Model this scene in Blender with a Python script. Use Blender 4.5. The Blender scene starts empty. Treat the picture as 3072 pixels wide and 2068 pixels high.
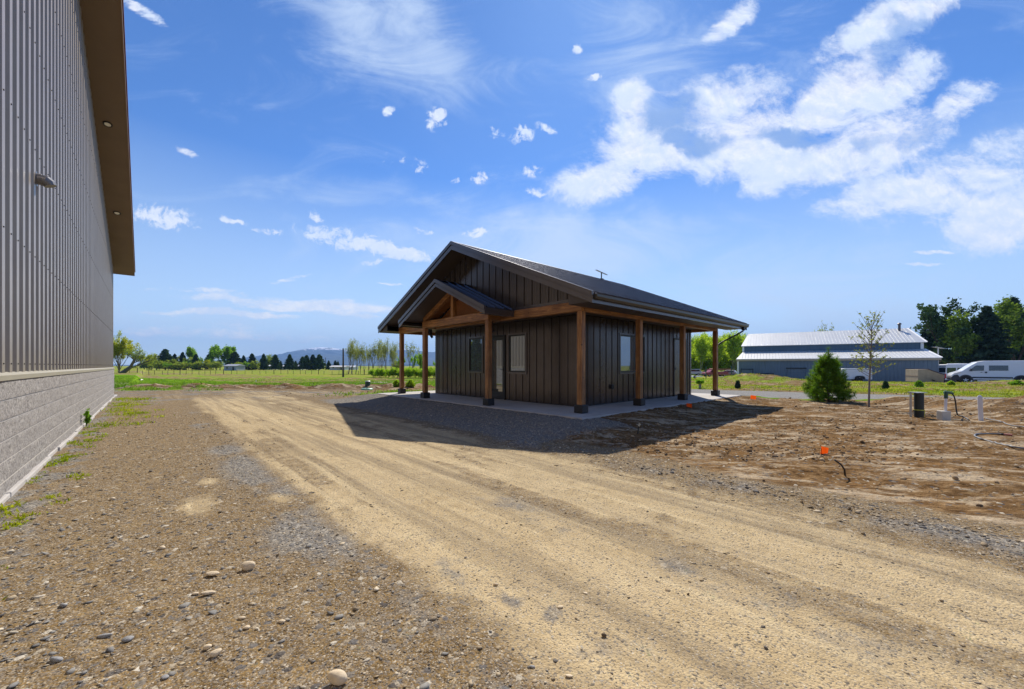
import bpy, math, random
import numpy as np
from mathutils import Vector, Matrix, Euler

S = bpy.context.scene
COL = S.collection
# ------------------------------------------------------------------ camera
TH = math.radians(42.47)            # camera heading, clockwise from +Y
CAMH = 1.30
FPX, CX, HY = 1194.0, 1536.0, 1097.4
cam_d = bpy.data.cameras.new("camera")
cam_d.sensor_width = 36; cam_d.lens = 36*FPX/3072
cam_d.shift_y = (HY-1034)/3072
cam_d.clip_start = 0.05; cam_d.clip_end = 60000
cam = bpy.data.objects.new("camera", cam_d); COL.objects.link(cam)
cam.location = (0, 0, CAMH); cam.rotation_euler = (math.pi/2, 0, -TH)
S.camera = cam
S.view_settings.view_transform = 'Standard'
S.view_settings.look = 'None'
S.view_settings.gamma = 1
S.view_settings.use_curve_mapping = False
S.view_settings.exposure = 0.56
FW = Vector((math.sin(TH), math.cos(TH), 0)); RT = Vector((math.cos(TH), -math.sin(TH), 0))

# ------------------------------------------------------------------ sun
SUN_DIR = Vector((.80, .60, 1.0)).normalized()
sd = bpy.data.lights.new("sun", 'SUN'); sd.energy = 4.1; sd.angle = math.radians(.55); sd.color = (1, .93, .81)
sun = bpy.data.objects.new("sun", sd); COL.objects.link(sun)
sun.rotation_euler = SUN_DIR.to_track_quat('Z', 'Y').to_euler(); sun.location = (30, 20, 40)

# ------------------------------------------------------------------ world: sky with clouds laid out by direction
W_ = bpy.data.worlds.new("World"); S.world = W_; W_.use_nodes = True
nt = W_.node_tree; nt.nodes.clear()

class NB:
    """tiny node builder"""
    def __init__(s, t): s.t = t; s.n = t.nodes; s.l = t.links
    def node(s, ty, **kw):
        n = s.n.new(ty)
        for k, v in kw.items(): setattr(n, k, v)
        return n
    def put(s, sock, v):
        if v is None: return
        if isinstance(v, bpy.types.NodeSocket): s.l.new(v, sock)
        else: sock.default_value = v
    def math(s, op, a, b=None, c=None, clamp=False):
        n = s.node('ShaderNodeMath', operation=op, use_clamp=clamp)
        s.put(n.inputs[0], a); s.put(n.inputs[1], b)
        if c is not None: s.put(n.inputs[2], c)
        return n.outputs[0]
    def vmath(s, op, a, b=None, out=0):
        n = s.node('ShaderNodeVectorMath', operation=op); s.put(n.inputs[0], a); s.put(n.inputs[1], b)
        return n.outputs[out]
    def mix(s, f, a, b, mode='MIX'):
        n = s.node('ShaderNodeMix', data_type='RGBA', blend_type=mode)
        s.put(n.inputs[0], f); s.put(n.inputs[6], c4(a)); s.put(n.inputs[7], c4(b))
        return n.outputs[2]
    def noise(s, vec, scale, detail=4, rough=.5, dist=0, color=False, dims='3D'):
        n = s.node('ShaderNodeTexNoise', noise_dimensions=dims); s.put(n.inputs['Vector'], vec)
        n.inputs['Scale'].default_value = scale; n.inputs['Detail'].default_value = detail
        n.inputs['Roughness'].default_value = rough; n.inputs['Distortion'].default_value = dist
        return n.outputs[1 if color else 0]
    def voro(s, vec, scale, out='Color', feature='F1', rnd=1.0):
        n = s.node('ShaderNodeTexVoronoi', feature=feature); s.put(n.inputs['Vector'], vec)
        n.inputs['Scale'].default_value = scale; n.inputs['Randomness'].default_value = rnd
        return n.outputs[out]
    def mapr(s, v, a, b, c=0., d=1., smooth=False):
        n = s.node('ShaderNodeMapRange', interpolation_type='SMOOTHSTEP' if smooth else 'LINEAR')
        s.put(n.inputs[0], v)
        for i, x in enumerate((a, b, c, d)): s.put(n.inputs[i+1], x)
        return n.outputs[0]
    def mapping(s, vec, loc=(0,0,0), rot=(0,0,0), scale=(1,1,1), ty='POINT'):
        n = s.node('ShaderNodeMapping', vector_type=ty); s.put(n.inputs[0], vec)
        n.inputs[1].default_value = loc; n.inputs[2].default_value = rot; n.inputs[3].default_value = scale
        return n.outputs[0]
    def ramp(s, f, stops):
        n = s.node('ShaderNodeValToRGB'); e = n.color_ramp.elements
        while len(e) < len(stops): e.new(.5)
        for i, (p, c) in enumerate(stops): e[i].position = p; e[i].color = c4(c)
        s.put(n.inputs[0], f); return n.outputs[0]
    def sep(s, v):
        n = s.node('ShaderNodeSeparateXYZ'); s.put(n.inputs[0], v); return n.outputs
    def comb(s, x=0., y=0., z=0.):
        n = s.node('ShaderNodeCombineXYZ')
        for i, v in enumerate((x, y, z)): s.put(n.inputs[i], v)
        return n.outputs[0]

def c4(c):
    if isinstance(c, (tuple, list)) and len(c) == 3: return (c[0], c[1], c[2], 1)
    return c

def build_world():
    b = NB(nt)
    sky = b.node('ShaderNodeTexSky', sky_type='NISHITA')
    sky.sun_disc = False; sky.sun_elevation = math.asin(SUN_DIR.z)
    sky.sun_rotation = math.atan2(SUN_DIR.x, SUN_DIR.y)
    sky.altitude = 1500; sky.air_density = 1.0; sky.dust_density = .35; sky.ozone_density = 2.2
    dirv = b.node('ShaderNodeTexCoord').outputs['Generated']
    f = b.vmath('DOT_PRODUCT', dirv, tuple(FW), 1); r = b.vmath('DOT_PRODUCT', dirv, tuple(RT), 1)
    z = b.sep(dirv)[2]
    fc = b.math('MAXIMUM', f, .04)
    u = b.math('DIVIDE', r, fc); v = b.math('DIVIDE', z, fc)
    uv = b.comb(u, v)
    # warp so that cloud outlines are ragged
    wn = b.noise(uv, 3.2, 6, .62, color=True, dims='2D')
    wv = b.vmath('SCALE', b.vmath('SUBTRACT', wn, (.5, .5, .5))); wv.node.inputs['Scale'].default_value = .20
    uw = b.vmath('ADD', uv, wv)
    wv2 = b.vmath('SCALE', b.vmath('SUBTRACT', wn, (.5, .5, .5))); wv2.node.inputs['Scale'].default_value = .055
    uw2 = b.vmath('ADD', uv, wv2)
    def blobs(src, lst):
        acc = None
        for (px, py, rx, ry, ang, w) in lst:
            m = b.mapping(src, ((px-CX)/FPX, (HY-py)/FPX, 0), (0, 0, math.radians(ang)), (rx/FPX, ry/FPX, 1), 'TEXTURE')
            L = b.vmath('LENGTH', m, None, 1)
            q = b.mapr(L, 0.25, 1.35, w, 0., True)
            acc = q if acc is None else b.math('MAXIMUM', acc, q)
        return acc
    big = [(1800,545,190,75,14,1.0),(2120,330,330,110,12,.9),(2480,480,330,110,5,.95),(2850,560,300,120,12,.8),(2620,330,220,110,40,.8),(1970,420,215,135,10,1.15),(1905,300,80,70,0,1),(2250,420,270,140,8,1.1),(2300,560,110,48,10,.9),
           (2500,290,280,105,42,1.1),(2720,40,320,70,28,1.0),(2640,420,250,125,15,1.05),(2700,235,140,80,20,.8),
           (2870,310,150,62,28,.85),(2700,585,270,72,10,1.05),(2990,655,200,120,0,1.05),(2190,70,115,42,38,.85),
           (2960,470,190,80,20,.55)]
    small = [(1309,356,42,40,0,1),(1161,330,20,16,0,.8),(1559,406,38,30,10,.95),(1632,385,30,18,-20,.8),(1730,153,22,16,20,.9),
             (1770,235,30,10,12,.8),(1593,517,32,26,25,.85),(1450,534,50,20,10,.85),(1431,697,58,17,0,.85),(1252,500,34,26,-25,.6),
             (1600,580,36,18,0,.7),(1360,540,32,10,0,.6),(950,652,30,20,-35,.8),(480,655,120,38,-8,1),(700,668,80,12,-14,.8),(800,700,90,14,-8,.65),
             (1080,735,190,34,-12,1),(1210,765,120,24,-6,.95),(960,700,60,16,-25,.7),(1270,700,50,12,-10,.5),(1150,790,70,12,4,.5),
             (1180,480,40,24,0,.35),(1480,400,30,30,0,.35)]
    streak = [(850,912,330,24,-3,1),(690,944,270,12,0,.85),(1090,935,130,22,-2,.9),(600,875,220,10,-4,.7),(560,1003,270,22,-1,.75),(820,1000,260,24,-3,.5),
              (430,30,90,20,-28,.9),(1180,858,60,5,0,.7),(830,840,120,8,6,.5),(2810,755,70,7,4,.8),(2760,792,60,6,0,.7),
              (1250,965,120,30,0,.4),(560,460,50,12,-25,.45)]
    veil = [(1650,740,650,130,0,.85),(1150,110,380,170,-15,.8),(1250,620,500,70,-6,.4),(2300,850,700,120,3,.6),(700,1000,700,90,0,.7),
            (1950,150,260,240,20,.55),(2500,960,800,80,0,.7)]
    holes = [(2020,322,120,78,0,1),(2110,420,130,52,-10,.9),(2380,408,140,50,-5,.95),(2620,430,90,45,20,.6),(2680,130,150,60,35,.8),(2760,395,110,60,20,.6)]
    rot = b.mapping(uw2, rot=(0, 0, -.45), scale=(1., 1.7, 1))
    n1 = b.noise(rot, 5.0, 12, .70, .2, dims='2D'); nh = b.noise(uw2, 30, 8, .66, .3, dims='2D')
    n2 = b.noise(b.mapping(uv, rot=(0,0,.12), scale=(3.2, 13., 1)), 1.6, 10, .68, .35, dims='2D')
    n2h = b.noise(b.mapping(uv, rot=(0,0,.12), scale=(1., 3., 1)), 22, 8, .68, .3, dims='2D')
    n3 = b.noise(b.mapping(uv, rot=(0,0,.25), scale=(1.2, 3.2, 1)), 2.4, 10, .66, .6, dims='2D')
    mb = blobs(uw2, big); ms = blobs(uw2, small); mst = blobs(uw2, streak); mv = blobs(uw, veil); mh = blobs(uw, holes)
    c_ = lambda n: b.math('SUBTRACT', n, .5)
    tb = b.math('MULTIPLY_ADD', c_(nh), .75, b.math('MULTIPLY_ADD', c_(n1), 2.3, mb))
    db = b.mapr(tb, .12, 1.02, 0, 1, True)
    ts = b.math('MULTIPLY_ADD', c_(nh), 3.4, b.math('MULTIPLY_ADD', c_(n1), .6, ms))
    gt = lambda d_, m_: b.math('MULTIPLY', d_, b.mapr(m_, .02, .30, 0, 1))
    ds = gt(b.mapr(ts, .30, 1.10, 0, 1., True), ms); db = gt(db, mb)
    tst = b.math('MULTIPLY_ADD', c_(n2h), 1.7, b.math('MULTIPLY_ADD', c_(n2), 2.0, mst))
    dst = gt(b.mapr(tst, .15, 1.05, 0, 1., True), mst)
    dv = b.math('MULTIPLY', b.mapr(b.math('MULTIPLY_ADD', c_(n3), 1.9, mv), .0, 1.3, 0, 1, True), .80)
    # a wide thin veil over the rest of the sky, by plane projection
    zz = b.math('ADD', b.math('MAXIMUM', z, 0.), .16)
    xyz = b.sep(dirv)
    pl = b.comb(b.math('DIVIDE', xyz[0], zz), b.math('DIVIDE', xyz[1], zz))
    gen = b.mapr(b.noise(pl, .55, 8, .6, .5, dims='2D'), .5, .8, 0, .55, True)
    infront = b.mapr(f, .05, .4, 0, 1, True)
    gen = b.math('MULTIPLY', gen, b.mapr(infront, 0, 1, 1, .12))
    gate = b.math('MULTIPLY', infront, b.mapr(z, -.01, .03, 0, 1))
    cl = b.math('MULTIPLY', b.math('MAXIMUM', b.math('MAXIMUM', db, ds), dst), gate)
    vl = b.math('MAXIMUM', b.math('MULTIPLY', dv, gate), gen)
    BR = 8.0
    tint = b.mix(b.mapr(z, .0, .42, 0, 1), (.90, .97, 1.12), (.54, .84, 1.20))
    skyc = b.mix(1., sky.outputs[0], tint, 'MULTIPLY')
    skyc = b.mix(b.mapr(z, -.02, .42, .80, 0, False), skyc, (BR*.66, BR*.83, BR*.98))
    hs = b.node('ShaderNodeHueSaturation'); hs.inputs['Saturation'].default_value = 1.0; hs.inputs['Value'].default_value = 1.
    b.put(hs.inputs['Color'], skyc); skyc = hs.outputs[0]
    BR = 8.0
    veilc = (BR*.62, BR*.76, BR*.98)
    c1 = b.mix(vl, skyc, veilc)
    # cloud body: bright with blue-grey thick parts
    shade = b.math('MULTIPLY', b.mapr(b.math('MULTIPLY_ADD', b.math('SUBTRACT', b.noise(uw, 5.2, 5, .55, dims='2D'), .5), 1.5, mh), .15, .95, 0, 1, True), .95)
    relief = b.mapr(b.math('MULTIPLY_ADD', nh, .5, b.math('MULTIPLY', b.noise(b.vmath('ADD', rot, (.012, .02, 0)), 5.0, 12, .7, .2, dims='2D'), 1.)), .52, .92, 0, .75, True)
    cc = b.mix(shade, b.mix(relief, (BR*.99, BR*1.0, BR*1.04), (BR*.62, BR*.76, BR*1.0)), (BR*.26, BR*.43, BR*.80))
    thin = b.mapr(n1, .35, .65, .78, 1.0)
    c2 = b.mix(b.math('MULTIPLY', cl, thin), c1, cc)
    bg = b.node('ShaderNodeBackground'); bg.inputs['Strength'].default_value = .092
    b.put(bg.inputs['Color'], c2)
    o = b.node('ShaderNodeOutputWorld'); b.l.new(bg.outputs[0], o.inputs[0])
build_world()
W_.cycles.sampling_method = 'MANUAL'; W_.cycles.sample_map_resolution = 512

# ------------------------------------------------------------------ helpers
def px_ray(px): return (px-CX)/FPX
def WP(px, d, z=0.0):
    r = px_ray(px)*d
    p = RT*r + FW*d
    return Vector((p.x, p.y, z))
def zat(py, d): return CAMH + (HY-py)/FPX*d

def prop(o, label=None, cat=None, group=None, kind=None):
    if label: o['label'] = label
    if cat: o['category'] = cat
    if group: o['group'] = group
    if kind: o['kind'] = kind
    return o
def thing(name, label, cat, loc=(0,0,0), rz=0, group=None):
    o = bpy.data.objects.new(name, None); COL.objects.link(o)
    o.location = loc; o.rotation_euler = (0, 0, rz); o.empty_display_size = .3
    return prop(o, label, cat, group)

class MB:
    def __init__(s): s.v = []; s.f = []
    def add(s, vs, fs):
        k = len(s.v); s.v += [tuple(p) for p in vs]; s.f += [tuple(i+k for i in f) for f in fs]; return s
    def box(s, x0, x1, y0, y1, z0, z1, rot=None, org=(0,0,0)):
        vs = [Vector((x, y, z)) for z in (z0, z1) for y in (y0, y1) for x in (x0, x1)]
        if rot is not None: vs = [rot @ p + Vector(org) for p in vs]
        return s.add(vs, [(0,2,3,1),(4,5,7,6),(0,1,5,4),(2,6,7,3),(0,4,6,2),(1,3,7,5)])
    def bar(s, a, b, w, h, up=(0,0,1)):
        a = Vector(a); b = Vector(b); d = (b-a); L = d.length; d.normalize()
        up = Vector(up); side = d.cross(up)
        if side.length < 1e-4: side = Vector((1,0,0))
        side.normalize(); u2 = side.cross(d)
        vs = [a + d*(L*t) + side*(sx*w/2) + u2*(su*h/2) for t in (0,1) for (sx, su) in ((-1,-1),(1,-1),(1,1),(-1,1))]
        return s.add(vs, [(0,1,2,3),(7,6,5,4),(0,4,5,1),(1,5,6,2),(2,6,7,3),(3,7,4,0)])
    def prism(s, prof, mapf, a, b):
        """prof 2D points, mapf(u,v,t)->point, extrude from t=a to t=b"""
        n = len(prof); vs = [mapf(u, v, a) for u, v in prof] + [mapf(u, v, b) for u, v in prof]
        fs = [tuple(range(n))[::-1], tuple(range(n, 2*n))] + [(i, (i+1) % n, n+(i+1) % n, n+i) for i in range(n)]
        return s.add(vs, fs)
    def tube(s, pts, rad, n=8, cap=True):
        pts = [Vector(p) for p in pts]
        if not hasattr(rad, '__len__'): rad = [rad]*len(pts)
        k = len(s.v); prev = None
        for i, p in enumerate(pts):
            d = (pts[min(i+1, len(pts)-1)] - pts[max(i-1, 0)]).normalized()
            if prev is None:
                ref = Vector((0,0,1)) if abs(d.z) < .9 else Vector((1,0,0)); x = d.cross(ref).normalized()
            else:
                x = (prev - d*prev.dot(d)).normalized()
            prev = x; y = d.cross(x)
            for j in range(n):
                a = 2*math.pi*j/n; s.v.append(tuple(p + (x*math.cos(a)+y*math.sin(a))*rad[i]))
        for i in range(len(pts)-1):
            for j in range(n):
                s.f.append((k+i*n+j, k+i*n+(j+1) % n, k+(i+1)*n+(j+1) % n, k+(i+1)*n+j))
        if cap:
            s.f.append(tuple(k+j for j in range(n))[::-1]); e = k+(len(pts)-1)*n; s.f.append(tuple(e+j for j in range(n)))
        return s
    def lathe(s, prof, n=16, c=(0,0,0)):
        k = len(s.v)
        for r, z in prof:
            for j in range(n):
                a = 2*math.pi*j/n; s.v.append((c[0]+r*math.cos(a), c[1]+r*math.sin(a), c[2]+z))
        for i in range(len(prof)-1):
            for j in range(n): s.f.append((k+i*n+j, k+i*n+(j+1) % n, k+(i+1)*n+(j+1) % n, k+(i+1)*n+j))
        s.f.append(tuple(k+j for j in range(n))[::-1]); e = k+(len(prof)-1)*n; s.f.append(tuple(e+j for j in range(n)))
        return s
    def build(s, name, mat, parent=None, bevel=0, smooth=False, loc=None, seg=2):
        m = bpy.data.meshes.new(name); m.from_pydata(s.v, [], s.f); m.update()
        o = bpy.data.objects.new(name, m); COL.objects.link(o)
        if mat: m.materials.append(mat)
        if parent: o.parent = parent
        if loc: o.location = loc
        if smooth: m.polygons.foreach_set('use_smooth', [True]*len(m.polygons))
        if bevel:
            md = o.modifiers.new('bevel', 'BEVEL'); md.width = bevel; md.segments = seg; md.limit_method = 'ANGLE'
        return o

def np_mesh(name, V, F, mat, parent=None, attrs=None, smooth=False):
    """V (n,3), F (m,k) all the same size"""
    m = bpy.data.meshes.new(name); k = F.shape[1]
    m.vertices.add(len(V)); m.vertices.foreach_set('co', np.ascontiguousarray(V, dtype=np.float32).ravel())
    m.loops.add(F.size); m.loops.foreach_set('vertex_index', np.ascontiguousarray(F, dtype=np.int32).ravel())
    m.polygons.add(len(F)); m.polygons.foreach_set('loop_start', np.arange(0, F.size, k, dtype=np.int32))
    try: m.polygons.foreach_set('loop_total', np.full(len(F), k, dtype=np.int32))
    except Exception: pass
    m.update(calc_edges=True)
    if smooth: m.polygons.foreach_set('use_smooth', np.ones(len(F), dtype=bool))
    for an, (ty, arr) in (attrs or {}).items():
        a = m.attributes.new(an, ty, 'POINT')
        a.data.foreach_set('color' if ty == 'FLOAT_COLOR' else 'value', np.ascontiguousarray(arr, dtype=np.float32).ravel())
    m.validate(verbose=False)
    o = bpy.data.objects.new(name, m); COL.objects.link(o); m.materials.append(mat)
    if parent: o.parent = parent
    return o

# materials ------------------------------------------------------------
def newmat(name):
    m = bpy.data.materials.new(name); m.use_nodes = True; t = m.node_tree; t.nodes.clear()
    b = NB(t); out = b.node('ShaderNodeOutputMaterial'); p = b.node('ShaderNodeBsdfPrincipled')
    b.l.new(p.outputs[0], out.inputs[0]); return m, b, p
def M(name, col, rough=.6, metal=0., var=.12, vs=6., vstretch=(1,1,1), bump=0., bs=30., spec=.5, tone=None, col2=None, dirt=0., coat=0.):
    m, b, p = newmat(name)
    co = b.node('ShaderNodeTexCoord').outputs['Object']
    mp = b.mapping(co, scale=vstretch)
    n = b.noise(mp, vs, 5, .6)
    hi = tuple(min(1, c*(1+var)) for c in col); lo = tuple(c*(1-var) for c in col)
    if col2: hi, lo = col, col2
    c = b.mix(b.mapr(n, .3, .7), lo, hi)
    if tone:
        a = b.node('ShaderNodeAttribute'); a.attribute_name = 'tone'
        c = b.mix(a.outputs['Fac'], c4(tone[0]), c4(tone[1]))
        c = b.mix(b.math('MULTIPLY', b.mapr(n, .35, .65), tone[2] if len(tone) > 2 else .3), c, c4(tone[1]))
    if dirt:
        c = b.mix(b.mapr(b.noise(co, 1.7, 6, .7), .5, .75, 0, dirt), c, (.28, .20, .12))
    b.put(p.inputs['Base Color'], c)
    p.inputs['Roughness'].default_value = rough; p.inputs['Metallic'].default_value = metal
    p.inputs['Specular IOR Level'].default_value = spec
    if coat: p.inputs['Coat Weight'].default_value = coat
    if bump:
        bn = b.node('ShaderNodeBump'); bn.inputs['Strength'].default_value = bump; bn.inputs['Distance'].default_value = .02
        b.put(bn.inputs['Height'], b.noise(mp, bs, 5, .6)); b.l.new(bn.outputs[0], p.inputs['Normal'])
    return m
def leafmat(name, lo, hi, trans=.35, rough=.6):
    m, b, p = newmat(name)
    a = b.node('ShaderNodeAttribute'); a.attribute_name = 'tone'
    c = b.mix(a.outputs['Fac'], c4(lo), c4(hi))
    b.put(p.inputs['Base Color'], c); p.inputs['Roughness'].default_value = .8; p.inputs['Specular IOR Level'].default_value = .08
    tr = b.node('ShaderNodeBsdfTranslucent'); b.put(tr.inputs[0], b.mix(1., c, (1.25, 1.35, .6), 'MULTIPLY'))
    mx = b.node('ShaderNodeMixShader'); mx.inputs[0].default_value = trans
    b.l.new(p.outputs[0], mx.inputs[1]); b.l.new(tr.outputs[0], mx.inputs[2])
    out = [n for n in b.n if n.type == 'OUTPUT_MATERIAL'][0]; b.l.new(mx.outputs[0], out.inputs[0])
    return m

m_bronze = M('dark_bronze_metal', (.098, .082, .077), .22, .62, .10, 3)
m_bronze_trim = M('bronze_trim', (.13, .115, .115), .24, .62, .06, 3)
m_roofm = M('dark_roof_metal', (.070, .068, .085), .24, .75, .10, 2)
m_gutter = M('gutter_metal', (.085, .075, .062), .35, .4, .05, 3)
m_soffit = M('brown_soffit', (.075, .056, .044), .6, 0, .06, 3)
m_black = M('black_metal', (.012, .012, .014), .45, .3, .1, 8)
m_blackbase = M('black_post_base', (.02, .021, .025), .5, .2, .2, 12, bump=.1)
m_conc = M('concrete', (.46, .43, .40), .85, 0, .10, 2.2, bump=.25, bs=60, dirt=.25)
m_white = M('white_paint', (.78, .78, .77), .4, 0, .03, 3)
m_frame = M('black_window_frame', (.018, .018, .02), .4, .1, .05, 5)
m_lens = M('light_lens', (.85, .83, .75), .3, 0, .02, 5)

def glassmat(name, tint=(.02,.025,.03), refl=.55):
    m, b, p = newmat(name)
    p.inputs['Base Color'].default_value = c4(tint); p.inputs['Roughness'].default_value = .25
    mxr = min(1., refl*2+.5); g = b.node('ShaderNodeBsdfGlossy'); g.inputs['Roughness'].default_value = .015; g.inputs['Color'].default_value = (.84, .90, .96, 1)
    mx = b.node('ShaderNodeMixShader'); mx.inputs[0].default_value = refl
    lw = b.node('ShaderNodeLayerWeight'); lw.inputs['Blend'].default_value = .3
    b.put(mx.inputs[0], b.mapr(lw.outputs['Fresnel'], 0, 1, refl, mxr))
    b.l.new(p.outputs[0], mx.inputs[1]); b.l.new(g.outputs[0], mx.inputs[2])
    out = [n for n in b.n if n.type == 'OUTPUT_MATERIAL'][0]; b.l.new(mx.outputs[0], out.inputs[0])
    return m
m_glass = glassmat('window_glass', refl=.22)
m_carglass = glassmat('vehicle_glass', (.010, .014, .018), .04)

def woodmat(name, axis, lo=(.12, .042, .010), hi=(.52, .24, .075)):
    m, b, p = newmat(name)
    co = b.node('ShaderNodeTexCoord').outputs['Object']
    st = {'x': (.5, 9, 9), 'y': (9, .5, 9), 'z': (9, 9, .5)}[axis]
    g = b.noise(b.mapping(co, scale=st), 2.8, 9, .70, 1.2)
    bl = b.noise(co, 1.9, 5, .6, .4)
    c = b.ramp(g, [(.34, lo), (.5, tuple((a+c)/2 for a, c in zip(lo, hi))), (.64, hi)])
    c = b.mix(b.mapr(bl, .45, .7, 0, .55), c, tuple(x*.8 for x in lo))
    k = b.voro(b.mapping(co, scale=(3, 3, 3)), 1.3, 'Distance')
    c = b.mix(b.mapr(k, .05, .12, .7, 0), c, (.02, .01, .005))
    b.put(p.inputs['Base Color'], c); p.inputs['Roughness'].default_value = .5
    bn = b.node('ShaderNodeBump'); bn.inputs['Strength'].default_value = .35; bn.inputs['Distance'].default_value = .01
    b.put(bn.inputs['Height'], g); b.l.new(bn.outputs[0], p.inputs['Normal'])
    return m
m_wood = {a: woodmat('stained_timber_'+a, a) for a in 'xyz'}
m_ceil = woodmat('cedar_ceiling', 'x', (.22, .075, .02), (.42, .17, .05))

# numpy noise ----------------------------------------------------------
def _h(ix, iy, s):
    h = (ix.astype(np.int64)*374761393 + iy.astype(np.int64)*668265263 + s*974634777) & 0xFFFFFFFF
    h = ((h ^ (h >> 13))*1274126177) & 0xFFFFFFFF
    return ((h ^ (h >> 16)) & 0xFFFFFF)/float(0xFFFFFF)
def vn(x, y, s=0):
    x = np.asarray(x, dtype=np.float64); y = np.asarray(y, dtype=np.float64)
    ix = np.floor(x); iy = np.floor(y); fx = x-ix; fy = y-iy
    fx = fx*fx*(3-2*fx); fy = fy*fy*(3-2*fy)
    ix = ix.astype(np.int64); iy = iy.astype(np.int64)
    a = _h(ix, iy, s); b = _h(ix+1, iy, s); c = _h(ix, iy+1, s); d = _h(ix+1, iy+1, s)
    return (a*(1-fx)+b*fx)*(1-fy) + (c*(1-fx)+d*fx)*fy
def fbm(x, y, o=4, s=0, g=.5):
    t = 0; a = 1.; n = 0
    for i in range(o):
        t = t + a*vn(x*2**i+17.3*i, y*2**i+9.1*i, s+i); n += a; a *= g
    return t/n
def ss(x, a, b):
    t = np.clip((x-a)/(b-a), 0, 1); return t*t*(3-2*t)

# ------------------------------------------------------------------ terrain
BX = np.array([-200, -40, -10, 0, 3.7, 7.4, 11, 14, 30, 200.]); BY = np.array([60, 38, 33, 31, 27.8, 22.8, 21.4, 21, 20.5, 20.])
SLAB = (6.9, 16.75, 5.3, 15.75)
MOUNDS = [(17.4, -1.2, 1.5, 1.1, .27), (18.9, -2.4, 1.8, 1.5, .36), (17.9, .2, 1.0, .8, .12), (20.0, .3, 1.5, .8, .2), (18.9, 1.3, 1.2, .7, .16)]
_m = WP(2300, 37); MOUNDS.append((_m.x, _m.y, 3.2, 4.0, .42))
_m = WP(2240, 39); MOUNDS.append((_m.x, _m.y, 3.0, 3.0, .35))
_m = WP(3060, 33); MOUNDS.append((_m.x, _m.y, 1.6, 2.5, .35))
def slabdist(X, Y):
    dx = np.maximum(np.maximum(SLAB[0]-X, X-SLAB[1]), 0); dy = np.maximum(np.maximum(SLAB[2]-Y, Y-SLAB[3]), 0)
    return np.hypot(dx, dy)
def field_edge(X, Y): return Y - np.interp(X, BX, BY)
def H(X, Y, fine=True):
    X = np.asarray(X, float); Y = np.asarray(Y, float)
    e = field_edge(X, Y); s = X + .3*Y
    r = np.hypot(X, Y)
    A = 1.0*ss(e, 2, 42)
    Bb = .22*ss(s, 19, 24) + .43*ss(s, 50, 64) + .65*ss(s, 66, 84)
    z = -np.maximum(A, Bb)
    near = 1-ss(r, 60, 130)
    # berm along the field edge
    bw = fbm(X*.9, Y*.9, 3, 5)
    z = z + .32*np.exp(-((e-.3+1.5*(bw-.5))/1.0)**2)*(.15+1.1*bw+.5*(fbm(X*3, Y*3, 3, 6)-.5))*(X < 12.5)*near
    # slab banks
    d = slabdist(X, Y)
    z = z + .145*(1-ss(d, .05, 1.5))
    # embankment beyond road
    em = ss(s, 30.5, 36)*(1-ss(s, 48, 56))
    z = z + em*(.12*(fbm(X*.35, Y*.35, 3, 9)-.35) - .02)
    for (mx, my, rx, ry, h) in MOUNDS:
        q = ((X-mx)/rx)**2 + ((Y-my)/ry)**2
        z = z + h*np.exp(-q)*(.75+.5*fbm(X*2.2, Y*2.2, 3, 21))
    # road edge berm
    z = z + .10*np.exp(-((s-20.3)/.5)**2)*(fbm(X*1.3, Y*1.3, 3, 31)*1.6-.4)*(Y < 14)
    lot = ss(X, 4.9, 6.0)*(1-ss(s, 19, 21.5))*(1-ss(Y, 4.5, 8))
    drive = (1-ss(X, 3.9, 4.8))
    # windrow of stones and wheel ruts
    z = z + .035*np.exp(-((X-4.62-.25*(fbm(Y*.5, Y*0, 2, 3)-.5))/.28)**2)*(1-ss(Y, 4.5, 7))
    z = z + (.018*(vn(X*2.6, Y*.10, 40)-.5) + .012*(vn(X*6., Y*.25, 41)-.5))*ss(X, .4, 1.2)*drive*(1-ss(Y, 18, 26))
    if fine:
        ux = X*math.cos(TH+.1)-Y*math.sin(TH+.1); uy = X*math.sin(TH+.1)+Y*math.cos(TH+.1)
        z = z + lot*(.11*(fbm(ux*.6, uy*1.9, 5, 50, .58)-.5) + .075*(fbm(X*5+Y*1.5, Y*5, 4, 51, .62)-.5)*(.4+.9*ss(fbm(X*.7, Y*.7, 2, 52), .4, .7)))
        # tracked machine prints
        u = (X-9.6)*.80 + (Y+.1)*-.60; v = (X-9.6)*.60 + (Y+.1)*.80
        tr = np.exp(-(v/.28)**4)*ss(u, -2.4, -1.8)*(1-ss(u, 3.6, 4.6))
        z = z + tr*.035*(np.abs(((u*6.2) % 1)-.5)*2-.5)
        bank = (d > .01)*(1-ss(d, 1.6, 2.4))
        z = z + bank*.045*(fbm(X*7, Y*7, 3, 55, .6)-.5)
        fn = 1-ss(r, 4, 22)
        z = z + fn*(.016*(fbm(X*9, Y*9, 3, 60, .6)-.5)*(1-.6*ss(X, 1, 1.6)*drive) + .03*(fbm(X*1.1, Y*1.1, 2, 61)-.5))
        z = z + (1-ss(r, 60, 200))*ss(e, 0, 3)*.10*(fbm(X*.8, Y*.8, 3, 70)-.5)
        z = z + em*.10*(fbm(X*1.8, Y*1.8, 3, 75)-.5)
    inside = (d <= .001)
    z = np.where(inside, np.minimum(z, .10), z)
    # keep clear of the shop wall
    z = np.where(X < -.95, z*ss(X, -1.6, -.95)*.5+np.minimum(z, 0)*.5, z)
    return z
def gz(x, y): return float(H(np.array([x]), np.array([y]))[0])
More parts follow.
